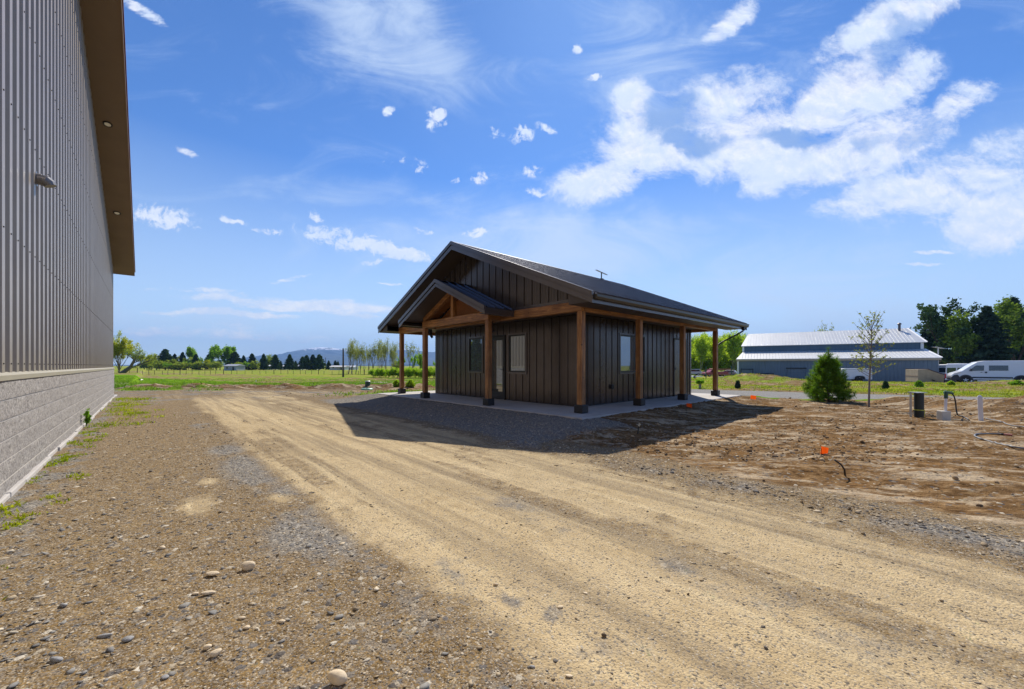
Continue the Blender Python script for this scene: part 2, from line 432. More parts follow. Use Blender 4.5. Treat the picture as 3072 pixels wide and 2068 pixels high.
def on_ground(px, py):
    """march the ray of a photograph point onto the terrain"""
    dd = 1.4*1.01**np.arange(560); r = px_ray(px)
    gx = (RT.x*r+FW.x)*dd; gy = (RT.y*r+FW.y)*dd
    k = int(np.argmax(zat(py, dd) <= H(gx, gy))); d = float(dd[k]); last = float(dd[max(k-1, 0)])
    for _ in range(14):
        mm = (last+d)/2; p = WP(px, mm)
        if zat(py, mm) <= gz(p.x, p.y): d = mm
        else: last = mm
    p = WP(px, d); p.z = gz(p.x, p.y); return p, d

def zones(X, Y):
    e = field_edge(X, Y) + 1.6*(fbm(X*.5, Y*.5, 3, 80)-.5); s = X+.3*Y
    n = fbm(X*1.2, Y*1.2, 4, 81, .6); nl = fbm(X*.35, Y*.35, 3, 82); nf = fbm(X*5, Y*5, 3, 83, .6)
    streak = fbm(X*3.2, Y*.13, 4, 84, .55); st2 = fbm(X*7.5+Y*.02, Y*.35, 3, 85, .6)
    tan = ss(X+.5*(n-.5), .95, 1.45)*(1-ss(X+.7*(n-.5), 3.9, 4.7))*(1-ss(Y, 17, 24))
    tan = tan*np.clip(1.30-.85*ss(streak+.55*(n-.5)+.35*(st2-.5), .46, .74), 0, 1)
    far = (1-ss(e, -3.5, -1.2))*ss(Y, 15, 21)*(X > -60)
    tan = np.maximum(tan, far*(.35+.45*ss(X, 0, 6))*ss(st2, .2, .7))
    # loose piles of pale fines on the verge
    for (mx, my, rr) in ((.35, 4.75, .17), (.96, 4.4, .12), (.5, 5.6, .1)):
        tan = np.maximum(tan, .9*np.exp(-(((X-mx)/rr)**2+((Y-my)/(rr*1.9))**2)))
    sd_ = slabdist(X, Y)
    grav = .85*np.exp(-((X-.88-.10*(fbm(Y*.6, Y*0, 2, 8)-.5))/.26)**2)*ss(n+.35*st2+.2*nf, .50, 1.0)*(1-ss(Y, 12, 17))*1.25
    grav = np.maximum(grav, np.exp(-((X-2.50)/.22)**2)*ss(n+.3*(nf-.5), .38, .70)*(1-ss(Y, 2.5, 5))*.62)
    grav = np.maximum(grav, np.exp(-((X-1.5)/.2)**2)*ss(nf+n, .95, 1.25)*(1-ss(Y, 2, 3.5))*.7)
    grav = np.maximum(grav, .75*np.exp(-((X-4.65)/.32)**2)*(.25+ss(n, .4, .65))*(1-ss(Y, 5, 6)))
    grav = np.maximum(grav, ss(X+.8*(n-.5), 4.3, 5.0)*ss(Y+.7*(n-.5), 4.2, 4.9)*(X < 7.4)*(1-ss(Y, 15.2, 17)))
    grav = np.maximum(grav, ss(s, 29, 31)*0)
    grav = np.maximum(grav, far*ss(n, .42, .62)*.75)
    yard = ss(s, 52, 56)*(X < 130)*(Y < 45)*(1-ss(Y, 30, 40))
    grav = np.maximum(grav, yard*.8)
    wallgr = (1-ss(X+.25*(n-.5), -.85, -.45))*ss(nf, .40, .6)
    grav = np.maximum(grav, wallgr*.85*(X > -1.6))
    dirt = ss(X+.9*(n-.5), 4.8, 5.4)*(1-ss(s, 21.4, 22.4))*(Y < 21)*(1-ss(Y+.9*(n-.5), 4.4, 5.0)*(X < 7))
    dirt = np.maximum(dirt, np.exp(-((e+.2)/1.3)**2)*(X < 14)*(.85+.15*n))
    dirt = np.maximum(dirt, np.exp(-(((X-8.6)/2.6)**2+((Y-19.2)/1.9)**2))*.95)
    for (mx, my, rx, ry, h) in MOUNDS[:5]:
        dirt = np.maximum(dirt, np.exp(-(((X-mx)/rx)**2+((Y-my)/ry)**2)*.8))
    road = ss(s+.5*(n-.5), 21.8, 22.6)*(1-ss(s+.8*(n-.5), 28.6, 29.8))*(Y < 60)
    grass = ss(e, .4, 1.6)*(1-ss(s, 20, 22)*(Y < 20))
    bank = ss(s+.8*(n-.5), 29, 30)
    grass = np.maximum(grass, bank*(1-yard))
    spot = ss(n, .56, .66)*ss(s, 18.8, 20)*(1-ss(s, 22.4, 23.2))*(Y < 12)
    grass = np.maximum(grass, spot)
    g2 = np.exp(-(((X-9.0)/2.2)**2+((Y-17.9)/1.1)**2))*ss(n, .42, .56)
    grass = np.maximum(grass, g2)
    grass = np.maximum(grass, np.exp(-((e+1.6)/1.4)**2)*(X < 3)*ss(n, .4, .6)*.8)
    # how dry / yellow the grass is
    dry = np.where(bank > .5, np.clip(.50+1.6*(nl-.4)+.8*(n-.5), .1, 1), np.clip(.12+.9*(nl-.45)+.5*(n-.5), 0, 1))
    dry = np.where(bank > .5, dry, dry*(1-.7*ss(e, 28, 60)))
    wedge = np.exp(-((e-13-.25*X)/7)**2)*ss(X, -14, 2)*(1-ss(X, 14, 26))*.95
    dry = np.where(bank > .5, dry, np.maximum(dry, wedge*(.6+.6*n)))
    bare = np.where(bank > .5, np.maximum(ss(nl+.45*(n-.5), .44, .58), .6*np.exp(-((s-31.5)/1.6)**2))*(1-yard), 0)*(s < 55)
    grass = grass*(1-.75*bare); dirt = np.maximum(dirt*(1-spot), bare*.9)
    clip = lambda a: np.clip(a, 0, 1)
    return clip(tan), clip(dirt), clip(grass), clip(grav), clip(road), clip(dry), clip(wedge*(bank < .5))

def groundmat():
    m, b, p = newmat('ground_cover')
    P = b.node('ShaderNodeNewGeometry').outputs['Position']
    za = b.node('ShaderNodeAttribute'); za.attribute_name = 'za'; zb = b.node('ShaderNodeAttribute'); zb.attribute_name = 'zb'
    tan, dirt, grass = b.sep(za.outputs['Vector']); grav, road, dry = b.sep(zb.outputs['Vector'])
    nf = b.noise(P, 55, 4, .65); nm = b.noise(P, 7, 6, .62); nl = b.noise(P, 1.1, 6, .6)
    squash = b.mapping(b.vmath('ADD', P, b.vmath('SCALE', b.noise(P, 30, 2, .5, color=True))), scale=(1, 1, 1))
    squash.node.inputs[0].links[0].from_node.inputs[1].links[0].from_node.inputs['Scale'].default_value = .012
    v1 = b.voro(squash, 85); v2 = b.voro(squash, 34); v3 = b.voro(squash, 160)
    e1 = b.voro(squash, 85, 'Distance', 'F1'); e2 = b.voro(squash, 34, 'Distance', 'F1')
    r1, g1, b1 = b.sep(v1); r2, g2, b2 = b.sep(v2); r3, g3, b3 = b.sep(v3)
    stone = [(0, (.055, .055, .06)), (.25, (.12, .12, .125)), (.5, (.21, .19, .165)), (.75, (.33, .27, .19)), (.93, (.50, .45, .36)), (1, (.62, .57, .48))]
    s1 = b.ramp(r1, stone); s2 = b.ramp(r2, stone); s3 = b.ramp(r3, stone)
    # verge: brown fines with mixed small stones
    soil = b.mix(b.mapr(nm, .3, .7), (.155, .100, .042), (.35, .235, .105))
    soil = b.mix(b.mapr(nf, .35, .65, 0, .5), soil, (.09, .065, .045))
    verge = b.mix(b.mapr(g1, .66, .70, 0, .8), soil, b.mix(.35, s1, (.32, .22, .11)))
    verge = b.mix(b.mapr(g3, .70, .73, 0, .8), verge, b.mix(.2, s3, (.30, .22, .13)))
    verge = b.mix(b.mapr(g2, .90, .92, 0, .8), verge, s2)
    verge = b.mix(b.mapr(b3, .0, .14, .7, 0), verge, (.045, .035, .025))
    # drive: compacted tan fines
    tc = b.mix(b.mapr(nm, .25, .75), (.37, .275, .150), (.56, .435, .255))
    tc = b.mix(b.mapr(nl, .4, .75, 0, .5), tc, (.60, .48, .30))
    bd = b.noise(b.mapping(P, scale=(3.1, .11, 1)), 1., 5, .6, .15); bd2 = b.noise(b.mapping(P, scale=(8., .3, 1)), 1., 4, .6)
    tc = b.mix(b.mapr(bd, .46, .62, 0, .85), tc, b.mix(b.mapr(nf, .35, .65), (.19, .145, .09), (.36, .28, .175)))
    tc = b.mix(b.mapr(bd2, .52, .68, 0, .55), tc, (.66, .53, .32))
    tc = b.mix(b.mapr(nf, .55, .75, 0, .45), tc, (.24, .18, .11))
    tc = b.mix(b.mapr(g3, .80, .83, 0, .75), tc, s3)
    tc = b.mix(b.mapr(g1, .93, .945, 0, .8), tc, b.mix(.5, s1, (.10, .085, .07)))
    # grey crushed gravel
    gr = b.mix(b.mapr(nf, .35, .65), (.07, .066, .062), (.20, .185, .165))
    gr = b.mix(b.mapr(g1, .3, .34, 0, .9), gr, s1)
    gr = b.mix(b.mapr(g2, .62, .65, 0, .85), gr, b.mix(.35, s2, (.22, .21, .20)))
    gr = b.mix(.25, gr, (.24, .22, .195))
    # dirt lot: clods, pale dried crust
    pr_ = b.mapping(P, rot=(0, 0, TH+.10))
    stz = b.mapping(pr_, scale=(.62, 1.7, 1)); st3 = b.mapping(pr_, scale=(.8, 1.35, 1))
    nd = b.noise(stz, 1.7, 9, .70, .5); nd2 = b.noise(st3, 8, 7, .70, .6); nd3 = b.noise(stz, .55, 6, .62, .4)
    dc = b.ramp(nd2, [(.30, (.045, .026, .013)), (.46, (.15, .085, .038)), (.60, (.27, .168, .080)), (.76, (.46, .34, .205))])
    dc = b.mix(b.mapr(nd3, .50, .60, 0, .6), dc, b.mix(b.mapr(nf, .3, .7), (.075, .045, .023), (.17, .105, .053)))
    dc = b.mix(b.mapr(nd, .50, .60, 0, .85), dc, b.mix(b.mapr(nf, .3, .7), (.36, .275, .175), (.62, .50, .35)))
    dc = b.mix(b.mapr(nl, .55, .68, 0, .4), dc, (.31, .17, .065))
    dc = b.mix(b.mapr(g2, .92, .93, 0, .85), dc, s2)
    # road
    rc = b.mix(b.mapr(nm, .3, .7), (.23, .225, .215), (.31, .30, .28)); rc = b.mix(b.mapr(g3, .5, .55, 0, .5), rc, s3)
    # grass
    ga = b.noise(P, 2.2, 7, .7); gb = b.noise(b.mapping(P, scale=(.25, .25, 1)), 1.0, 6, .65)
    green = b.mix(b.mapr(ga, .35, .65), (.055, .16, .006), (.16, .34, .012))
    green = b.mix(b.mapr(gb, .45, .65, 0, .6), green, (.27, .38, .02))
    dryc = b.mix(b.mapr(ga, .35, .65), (.22, .19, .05), (.40, .36, .10))
    pale = b.mix(b.mapr(ga, .35, .65), (.20, .19, .15), (.34, .31, .27))
    gc = b.mix(dry, green, dryc)
    wz = b.node('ShaderNodeAttribute'); wz.attribute_name = 'zc'
    gc = b.mix(b.mapr(wz.outputs['Fac'], .15, .9, 0, .9), gc, pale)
    def wm(w, amp=.55):
        return b.mapr(b.math('MULTIPLY_ADD', b.math('SUBTRACT', b.math('ADD', b.math('MULTIPLY', nm, .5), b.math('MULTIPLY', nf, .5)), .5), amp*2.6, w), .15, .85, 0, 1, True)
    c = verge
    c = b.mix(wm(tan), c, tc); c = b.mix(wm(dirt), c, dc); c = b.mix(wm(grav), c, gr)
    c = b.mix(wm(road), c, rc); c = b.mix(wm(grass, .8), c, gc)
    b.put(p.inputs['Base Color'], c); p.inputs['Roughness'].default_value = 1.; p.inputs['Specular IOR Level'].default_value = 0.
    hgt = b.math('ADD', b.math('MULTIPLY', b.math('SUBTRACT', 1., e1), .5), b.math('MULTIPLY', nf, .6))
    hgt = b.math('ADD', hgt, b.math('MULTIPLY', b.math('SUBTRACT', 1., e2), b.math('MULTIPLY', b.math('SUBTRACT', 1., tan), .8)))
    hgt = b.math('ADD', hgt, b.math('MULTIPLY', b.math('MULTIPLY', nd2, dirt), 3.0))
    bn = b.node('ShaderNodeBump'); bn.inputs['Strength'].default_value = .75; bn.inputs['Distance'].default_value = .012
    b.put(bn.inputs['Height'], hgt); b.l.new(bn.outputs[0], p.inputs['Normal'])
    return m

def build_ground():
    fwd = math.atan2(FW.y, FW.x)
    fine = np.arange(-math.radians(62), math.radians(62), math.radians(.135))
    rest = np.arange(math.radians(62), 2*math.pi-math.radians(62), math.radians(2.0))
    ang = np.concatenate([fine, rest]) + fwd
    rs = [.35, .6, .9]; r = 1.15
    while r < 14: rs.append(r); r *= 1.0058
    while r < 70: rs.append(r); r *= 1.0085
    while r < 400: rs.append(r); r *= 1.03
    while r < 9700: rs.append(r); r *= 1.22
    rs.append(9800)
    R = np.array(rs); na = len(ang); nr = len(R)
    RR, AA = np.meshgrid(R, ang, indexing='ij')
    X = RR*np.cos(AA); Y = RR*np.sin(AA); X = X.ravel(); Y = Y.ravel()
    Z = H(X, Y)
    V = np.stack([X, Y, Z], 1)
    V = np.vstack([V, [[0, 0, gz(0, 0)]]])
    i = np.arange(nr-1)[:, None]; j = np.arange(na)[None, :]; j2 = (j+1) % na
    F = np.stack([i*na+j, (i+1)*na+j, (i+1)*na+j2, i*na+j2], -1).reshape(-1, 4)
    # the innermost fan is closed with slim quads
    k = np.arange(0, na); Fin = np.stack([np.full(na, nr*na), k, (k+1) % na, (k+1) % na], 1)
    tan, dirt, grass, grav, road, dry, wedge = zones(V[:, 0], V[:, 1])
    o = np.ones_like(tan)
    za = np.stack([tan, dirt, grass, o], 1); zb = np.stack([grav, road, dry, o], 1)
    cx = V[F].mean(1); t2 = zones(cx[:, 0], cx[:, 1])
    s = cx[:, 0]+.3*cx[:, 1]; e = field_edge(cx[:, 0], cx[:, 1])
    cls = np.zeros(len(F), int)
    X_, Y_ = cx[:, 0], cx[:, 1]
    cls[(X_ > .9) & (X_ < 4.9) & (e < -1)] = 1                     # driveway
    cls[(X_ <= 4.9) & (Y_ > 16) & (e < -1)] = 1
    cls[(X_ >= 4.9) & (s < 21.8) & (Y_ < 21)] = 2                  # dirt lot
    cls[(s >= 21.8) & (s < 29.3) & (Y_ < 60)] = 4                  # road
    cls[(s >= 29.3) & (s < 54) & (Y_ < 60)] = 5                    # bank
    cls[(e >= -1) & (s < 21.8)] = 3
    cls[(s >= 54) | ((e > -1) & (Y_ >= 60))] = 3
    mat = groundmat()
    names = {0: 'ground', 1: 'driveway', 2: 'dirt_lot', 3: 'field', 4: 'road', 5: 'grass_bank'}
    for c, nm in names.items():
        f = F[cls == c]
        if not len(f): continue
        u, inv = np.unique(f.ravel(), return_inverse=True)
        ob = np_mesh(nm, V[u], inv.reshape(-1, 4), mat, attrs={'za': ('FLOAT_COLOR', za[u]), 'zb': ('FLOAT_COLOR', zb[u]), 'zc': ('FLOAT', wedge[u])}, smooth=True)
        ob['kind'] = 'structure'
    # closing cap under the viewer's feet
    cap = MB(); ring = [tuple(V[q]) for q in range(0, na, 6)]
    cap.add(ring + [tuple(V[-1])], [(len(ring), q, (q+1) % len(ring)) for q in range(len(ring))])
    oc = cap.build('ground', mat); oc['kind'] = 'structure'
build_ground()
def wbuild(mb, name, mat, root, parent=None, **k):
    """part given in world coordinates, stored relative to its (unrotated) root"""
    L = root.location; mb.v = [(x-L.x, y-L.y, z-L.z) for x, y, z in mb.v]
    return mb.build(name, mat, parent or root, **k)

# ------------------------------------------------------------------ the small dark building with timber porch
Zs = .17
def build_cabin():
    T = thing('small_office', 'small dark metal clad building with timber posts, gabled porch and wrap around overhang', 'building', (8.7, 6.8, Zs))
    X0, X1, Y0, Y1 = 8.70, 15.72, 6.80, 14.1
    YC = 10.45; EX0, EX1, EY0, EY1 = 7.03, 16.67, 5.13, 15.77
    ZE, ZR = 2.87, 5.15; sl = (ZR-ZE)/(YC-EY0)
    top = 2.70
    # board and batten walls: battens are folded into one sheet
    def wallsheet(a, bnd, fix, axis, sgn, z0, ztop, openings=()):
        """a..bnd along the wall; outward = sgn; returns MB with ribs"""
        mb = MB(); P = .305; n = int((bnd-a)/P)+1
        cuts = [a]; offs = []
        prof = []
        for i in range(n+1):
            c = a + .09 + i*P
            prof += [(c-.022, 0), (c-.018, .020), (c+.018, .020), (c+.022, 0), (c+.10, 0), (c+.105, .004), (c+.12, .004), (c+.125, 0), (c+.19, 0), (c+.195, .004), (c+.21, .004), (c+.215, 0)]
        prof = [(a, 0)] + [q for q in prof if a < q[0] < bnd] + [(bnd, 0)]
        def pt(u, o, z): return (fix+sgn*o, u, z) if axis == 'y' else (u, fix+sgn*o, z)
        for (u0, o0), (u1, o1) in zip(prof[:-1], prof[1:]):
            um = (u0+u1)/2; segs = [(z0, None)]
            op = [q for q in openings if q[0] < um < q[1]]
            if op:
                q = op[0]; rng = []
                if q[2] > z0+.01: rng.append((z0, z0, q[2], q[2]))
                rng.append((q[3], q[3], ztop(u0), ztop(u1)))
            else: rng = [(z0, z0, ztop(u0), ztop(u1))]
            for (a0, a1, b0, b1) in rng:
                if b0-a0 < 1e-3 and b1-a1 < 1e-3: continue
                mb.add([pt(u0, o0, a0), pt(u1, o1, a1), pt(u1, o1, b1), pt(u0, o0, b0)], [(0, 1, 2, 3)])
        return mb
    wins_f = [(11.04, 11.80, 1.09, 2.29), (8.86, 9.64, 1.09, 2.29)]
    door_f = (9.87, 10.83, Zs+.02, 2.27)
    win_s = (10.72, 12.17, 1.09, 2.26); door_s = (14.33, 15.28, Zs+.02, 2.27)
    cm = lambda u: top
    w = wallsheet(Y0, Y1, X0, 'y', -1, Zs+.02, cm, wins_f+[door_f]); wbuild(w, 'front_wall', m_bronze, T)
    w = wallsheet(X0, X1, Y0, 'x', -1, Zs+.02, cm, [win_s, door_s]); wbuild(w, 'side_wall', m_bronze, T)
    w = wallsheet(Y0, Y1, X1, 'y', 1, Zs+.02, cm); wbuild(w, 'rear_wall', m_bronze, T)
    w = wallsheet(X0, X1, Y1, 'x', 1, Zs+.02, cm); wbuild(w, 'side_wall', m_bronze, T)
    # corner trims and base flashing
    for (x, y) in ((X0, Y0), (X1, Y0), (X0, Y1), (X1, Y1)):
        sx = -1 if x == X0 else 1; sy = -1 if y == Y0 else 1; c = MB()
        c.box(min(x+sx*.024, x-sx*.07), max(x+sx*.024, x-sx*.07), min(y+sy*.026, y+sy*.0), max(y+sy*.026, y+sy*.0), Zs+.004, top)
        c.box(min(x+sx*.026, x), max(x+sx*.026, x), min(y+sy*.023, y-sy*.07), max(y+sy*.023, y-sy*.07), Zs+.004, top)
        wbuild(c, 'corner_trim', m_bronze_trim, T)
    c = MB().box(X0-.022, X0+.0, Y0-.022, door_f[0]-.06, Zs+.003, Zs+.022).box(X0-.022, X0, door_f[1]+.06, Y1+.02, Zs+.003, Zs+.022).box(X0, door_s[0]-.06, Y0-.022, Y0, Zs+.003, Zs+.022).box(door_s[1]+.06, X1+.02, Y0-.022, Y0, Zs+.003, Zs+.022)
    wbuild(c, 'base_flashing', m_black, T)
    # gable wall over the posts
    GX = 7.68
    gtop = lambda y: ZR-.16 - abs(y-YC)*sl
    w = wallsheet(EY0+.55, EY1-.55, GX, 'y', -1, 2.93, lambda u: max(2.931, gtop(u)))
    wbuild(w, 'gable_wall', m_bronze, T)
    w = MB().box(GX-.03, GX+.03, EY0+.42, EY1-.42, 2.842, 2.935); wbuild(w, 'gable_trim', m_bronze_trim, T)
    w = wallsheet(EY0+.55, EY1-.55, EX1-.7, 'y', 1, 2.70, lambda u: max(2.701, gtop(u))); wbuild(w, 'gable_wall', m_bronze, T)
    # roof: two slopes with ribs
    def slope(sg, ex0, ex1, yc, ye, zr, ze, th=.03, rib=.305, ribh=.036):
        mb = MB(); L = abs(yc-ye); s_ = (zr-ze)/L
        n = Vector((0, sg*s_, 1)).normalized()
        f = lambda x, t, h: (x, yc+sg*t+n.y*h, zr-s_*t+n.z*h)
        x = ex0; prof = [(ex0, 0)]
        k = 0
        while x + .02 < ex1-.03:
            c = x+.02; prof += [(c, 0), (c+.012, ribh), (c+.042, ribh), (c+.056, 0)]
            mid = c+.056+(rib-.056)/2
            if mid+.02 < ex1: prof += [(mid-.01, 0), (mid-.005, .005), (mid+.005, .005), (mid+.01, 0)]
            x += rib
        prof.append((ex1, 0))
        vs = []; fs = []
        for (x, h) in prof:
            vs += [f(x, 0, h), f(x, L, h), f(x, L, -th)]
        for i in range(len(prof)-1):
            a = i*3; fs += [(a, a+1, a+4, a+3), (a+1, a+2, a+5, a+4)]
        mb.add(vs, fs)
        mb.add([f(ex0, 0, -th), f(ex1, 0, -th), f(ex1, L, -th), f(ex0, L, -th)], [(0, 1, 2, 3)])
        return mb
    a = slope(-1, EX0, EX1, YC, EY0-.02, ZR, ZE-.01); wbuild(a, 'roof_slope', m_roofm, T)
    a = slope(1, EX0, EX1, YC, EY1+.02, ZR, ZE-.01); wbuild(a, 'roof_slope', m_roofm, T)
    # ridge cap
    r = MB(); up = .045
    for sg in (-1, 1):
        r.add([(EX0-.02, YC, ZR+up), (EX1+.02, YC, ZR+up), (EX1+.02, YC+sg*.16, ZR+up-.16*sl-.004), (EX0-.02, YC+sg*.16, ZR+up-.16*sl-.004)], [(0, 1, 2, 3)])
    wbuild(r, 'ridge_cap', m_roofm, T)
    # rakes: fascia board in two steps, both gable ends
    def rake(x, out, yc, hw, zr, s_, name, depth=.20, mb=None):
        mb = mb or MB()
        for sg in (-1, 1):
            ye = yc + sg*hw; ze = zr - s_*hw
            def strip(xa, xb, t0, t1):
                vs = [(X_, Y_, Z_-t) for X_ in (xa, xb) for t in (t0, t1) for (Y_, Z_) in ((yc, zr), (ye, ze))]
                mb.add(vs, [(0,1,3,2),(4,6,7,5),(0,2,6,4),(1,5,7,3),(2,3,7,6),(0,4,5,1)])
            lo, hi = (x-out*.0, x+out*.045)
            strip(min(x, x+out*.060), max(x, x+out*.060), -.032, .075)      # rake flashing
            strip(min(x, x+out*.012), max(x, x+out*.012), .075, .102)
            strip(min(x, x+out*.036), max(x, x+out*.036), .102, depth+.03)
        return mb
    f = rake(EX0, -1, YC, YC-EY0+.03, ZR+.01, sl, 'rake'); wbuild(f, 'rake_fascia', m_bronze_trim, T)
    f = rake(EX1, 1, YC, YC-EY0+.03, ZR+.01, sl, 'rake'); wbuild(f, 'rake_fascia', m_bronze_trim, T)
    # sloped soffits under the rakes, flat soffits along the eaves, porch ceiling
    s = MB()
    for sg in (-1, 1):
        for (xa, xb) in ((EX0+.002, GX-.001), (EX1-.7, EX1-.002)):
            d0 = .17; hw = YC-EY0-.45
            s.add([(xa, YC, ZR-d0), (xb, YC, ZR-d0), (xb, YC+sg*hw, ZR-d0-hw*sl), (xa, YC+sg*hw, ZR-d0-hw*sl)], [(0, 1, 2, 3)])
    zf = 2.685
    for (ya, yb) in ((EY0+.01, 5.80), (15.10, EY1-.01)):
        s.box(EX0+.01, EX1-.01, ya, yb, zf, zf+.015)
        # triangular returns closing the eave ends
        for xx in (EX0+.03, EX1-.04):
            if ya < 8: s.add([(xx, EY0+.01, zf), (xx, 5.8, zf), (xx, 5.8, zf+.42), (xx, EY0+.01, zf+.14)], [(0, 1, 2, 3)])
            else: s.add([(xx, EY1-.01, zf), (xx, 15.1, zf), (xx, 15.1, zf+.42), (xx, EY1-.01, zf+.14)], [(3, 2, 1, 0)])
    wbuild(s, 'soffit', m_soffit, T)
    s = MB().box(GX+.12, X0+.0, 5.98, 14.92, 2.715, 2.73).box(X0, 16.0, 5.98, Y0+.0, 2.715, 2.73).box(X0, 16.0, Y1, 14.92, 2.715, 2.73).box(X1, 16.0, Y0, Y1, 2.715, 2.73)
    wbuild(s, 'porch_ceiling', m_soffit, T)
    # eave fascias and gutters
    for sg, ye in ((-1, EY0), (1, EY1)):
        f = MB().box(EX0+.02, EX1-.02, min(ye, ye-sg*.03), max(ye, ye-sg*.03), 2.655, ZE-.03); wbuild(f, 'eave_fascia', m_bronze_trim, T)
        g = MB(); pr = [(0, 0), (.075, 0), (.105, .045), (.105, .10), (.12, .115), (.10, .115), (.09, .10), (.0, .10)]
        g.prism(pr, lambda u, v, t: (t, ye+sg*(u+.002), 2.735+v), EX0+.03, EX1+.02); wbuild(g, 'gutter', m_gutter, T)
    # downspout on the far corner
    dsp = MB()
    pts = [(16.35, EY0-.03, 2.74), (16.35, EY0-.02, 2.60), (16.30, 5.25, 2.50), (16.02, 5.78, 2.17), (15.95, 5.85, 2.08)]
    for a_, b_ in zip(pts[:-1], pts[1:]): dsp.bar(a_, b_, .075, .055)
    dsp.box(16.28, 16.42, EY0-.07, EY0+.03, 2.62, 2.74)
    wbuild(dsp, 'downspout', m_black, T, bevel=.008)
    # timber beams
    BW = .14
    for nm, mb, mt in (('beam', MB().box(7.55, 7.55+BW+.03, 5.82, 15.1, 2.60, 2.84), 'y'),
                       ('beam', MB().box(7.722, 15.88, 5.83, 5.97, 2.60, 2.838), 'x'),
                       ('beam', MB().box(7.722, 15.88, 14.93, 15.07, 2.60, 2.838), 'x'),
                       ('beam', MB().box(15.74, 15.88, 5.972, 14.928, 2.60, 2.838), 'y')):
        wbuild(mb, nm, m_wood[mt], T, bevel=.012)
    # posts
    def post(x, y, h0=2.60, ry=0):
        w_ = .075
        p = MB().box(x-w_, x+w_, y-w_, y+w_, Zs+.16, h0-.001)
        o = wbuild(p, 'post', m_wood['z'], T, bevel=.012)
        L = T.location
        b_ = MB().box(x-.125, x+.125, y-.125, y+.125, Zs, Zs+.20); b_.v = [(a-L.x, c-L.y, d-L.z) for a, c, d in b_.v]
        b_.build('post_base', m_blackbase, o, bevel=.018)
        return o
    for (x, y) in ((7.64, 5.90), (10.3, 5.90), (13.05, 5.90), (15.81, 5.90), (7.64, 15.0), (15.81, 15.0), (10.3, 15.0), (13.05, 15.0)): post(x, y)
    PX = 7.15
    for y in (8.80, 12.30): post(PX, y)
    # porch gable truss
    ZP, hwp = 3.91, 2.39; sp = (ZP-2.84)/hwp; YP = 10.55
    t = MB().box(PX-.075, PX+.075, 8.72, 12.38, 2.60, 2.84); wbuild(t, 'tie_beam', m_wood['y'], T, bevel=.012)
    t = MB().box(PX-.07, PX+.07, YP-.07, YP+.07, 2.842, 3.62); wbuild(t, 'king_post', m_wood['z'], T, bevel=.01)
    for sg in (-1, 1):
        t = MB().bar((PX, YP+sg*.05, ZP-.25), (PX, YP+sg*1.78, ZP-.25-1.73*sp), .13, .17, up=(0, 0, 1)); wbuild(t, 'rafter', m_wood['y'], T, bevel=.01)
        t = MB().box(PX+.078, GX-.05, YP+sg*1.75-.07, YP+sg*1.75+.07, 2.60, 2.84); wbuild(t, 'beam', m_wood['x'], T, bevel=.01)
    # porch roof
    a = slope(-1, 6.52, GX, YP, YP-hwp, ZP, ZP-hwp*sp); wbuild(a, 'porch_roof', m_roofm, T)
    a = slope(1, 6.52, GX, YP, YP+hwp, ZP, ZP-hwp*sp); wbuild(a, 'porch_roof', m_roofm, T)
    f = rake(6.52, -1, YP, hwp+.02, ZP+.01, sp, 'r', .17); wbuild(f, 'porch_fascia', m_bronze_trim, T)
    for sg in (-1, 1):
        ye = YP+sg*hwp
        f = MB().box(6.53, GX-.02, min(ye, ye-sg*.025), max(ye, ye-sg*.025), 2.66, 2.80).box(6.525, GX-.02, min(ye+sg*.01, ye-sg*.02), max(ye+sg*.01, ye-sg*.02), 2.755, 2.83)
        wbuild(f, 'porch_fascia', m_bronze_trim, T)
        r_ = MB()
        r_.add([(6.5, YP, ZP+.035), (GX, YP, ZP+.035), (GX, YP+sg*.12, ZP+.035-.12*sp), (6.5, YP+sg*.12, ZP+.035-.12*sp)], [(0, 1, 2, 3)])
        wbuild(r_, 'porch_ridge_cap', m_roofm, T)
    s = MB()
    for sg in (-1, 1):
        h2 = hwp-.3
        s.add([(6.53, YP, ZP-.16), (GX-.03, YP, ZP-.16), (GX-.03, YP+sg*h2, ZP-.16-h2*sp), (6.53, YP+sg*h2, ZP-.16-h2*sp)], [(0, 1, 2, 3)])
        ya, yb = sorted((YP+sg*h2, YP+sg*(hwp-.01))); s.box(6.54, GX-.03, ya, yb, 2.69, 2.70)
    wbuild(s, 'porch_soffit', m_soffit, T)
    s = MB()
    for sg in (-1, 1):
        h2 = 1.7
        s.add([(PX+.08, YP, ZP-.18), (GX-.05, YP, ZP-.18), (GX-.05, YP+sg*h2, ZP-.18-h2*sp), (PX+.08, YP+sg*h2, ZP-.18-h2*sp)], [(0, 1, 2, 3)])
    s.add([(GX-.04, YP-1.7, 2.85), (GX-.04, YP+1.7, 2.85), (GX-.04, YP, ZP-.17)], [(0, 2, 1)])
    wbuild(s, 'porch_lining', m_ceil, T)
    l = MB().lathe([(.055, 0), (.055, -.012), (.04, -.016)], 16, (7.42, 10.0, ZP-.18-.55*sp+.004)); wbuild(l, 'recessed_light', m_lens, T)
    # wall lamps under the porch, beside the posts
    for y in (8.88, 12.22):
        l = MB().box(PX+.10, PX+.20, y-.05, y+.05, 2.40, 2.58).tube([(PX+.15, y, 2.42), (PX+.2, y+.0, 2.34), (PX+.24, y, 2.28)], [.045, .05, .04], 10)
        o = wbuild(l, 'flood_lamp', m_black, T, bevel=.006)
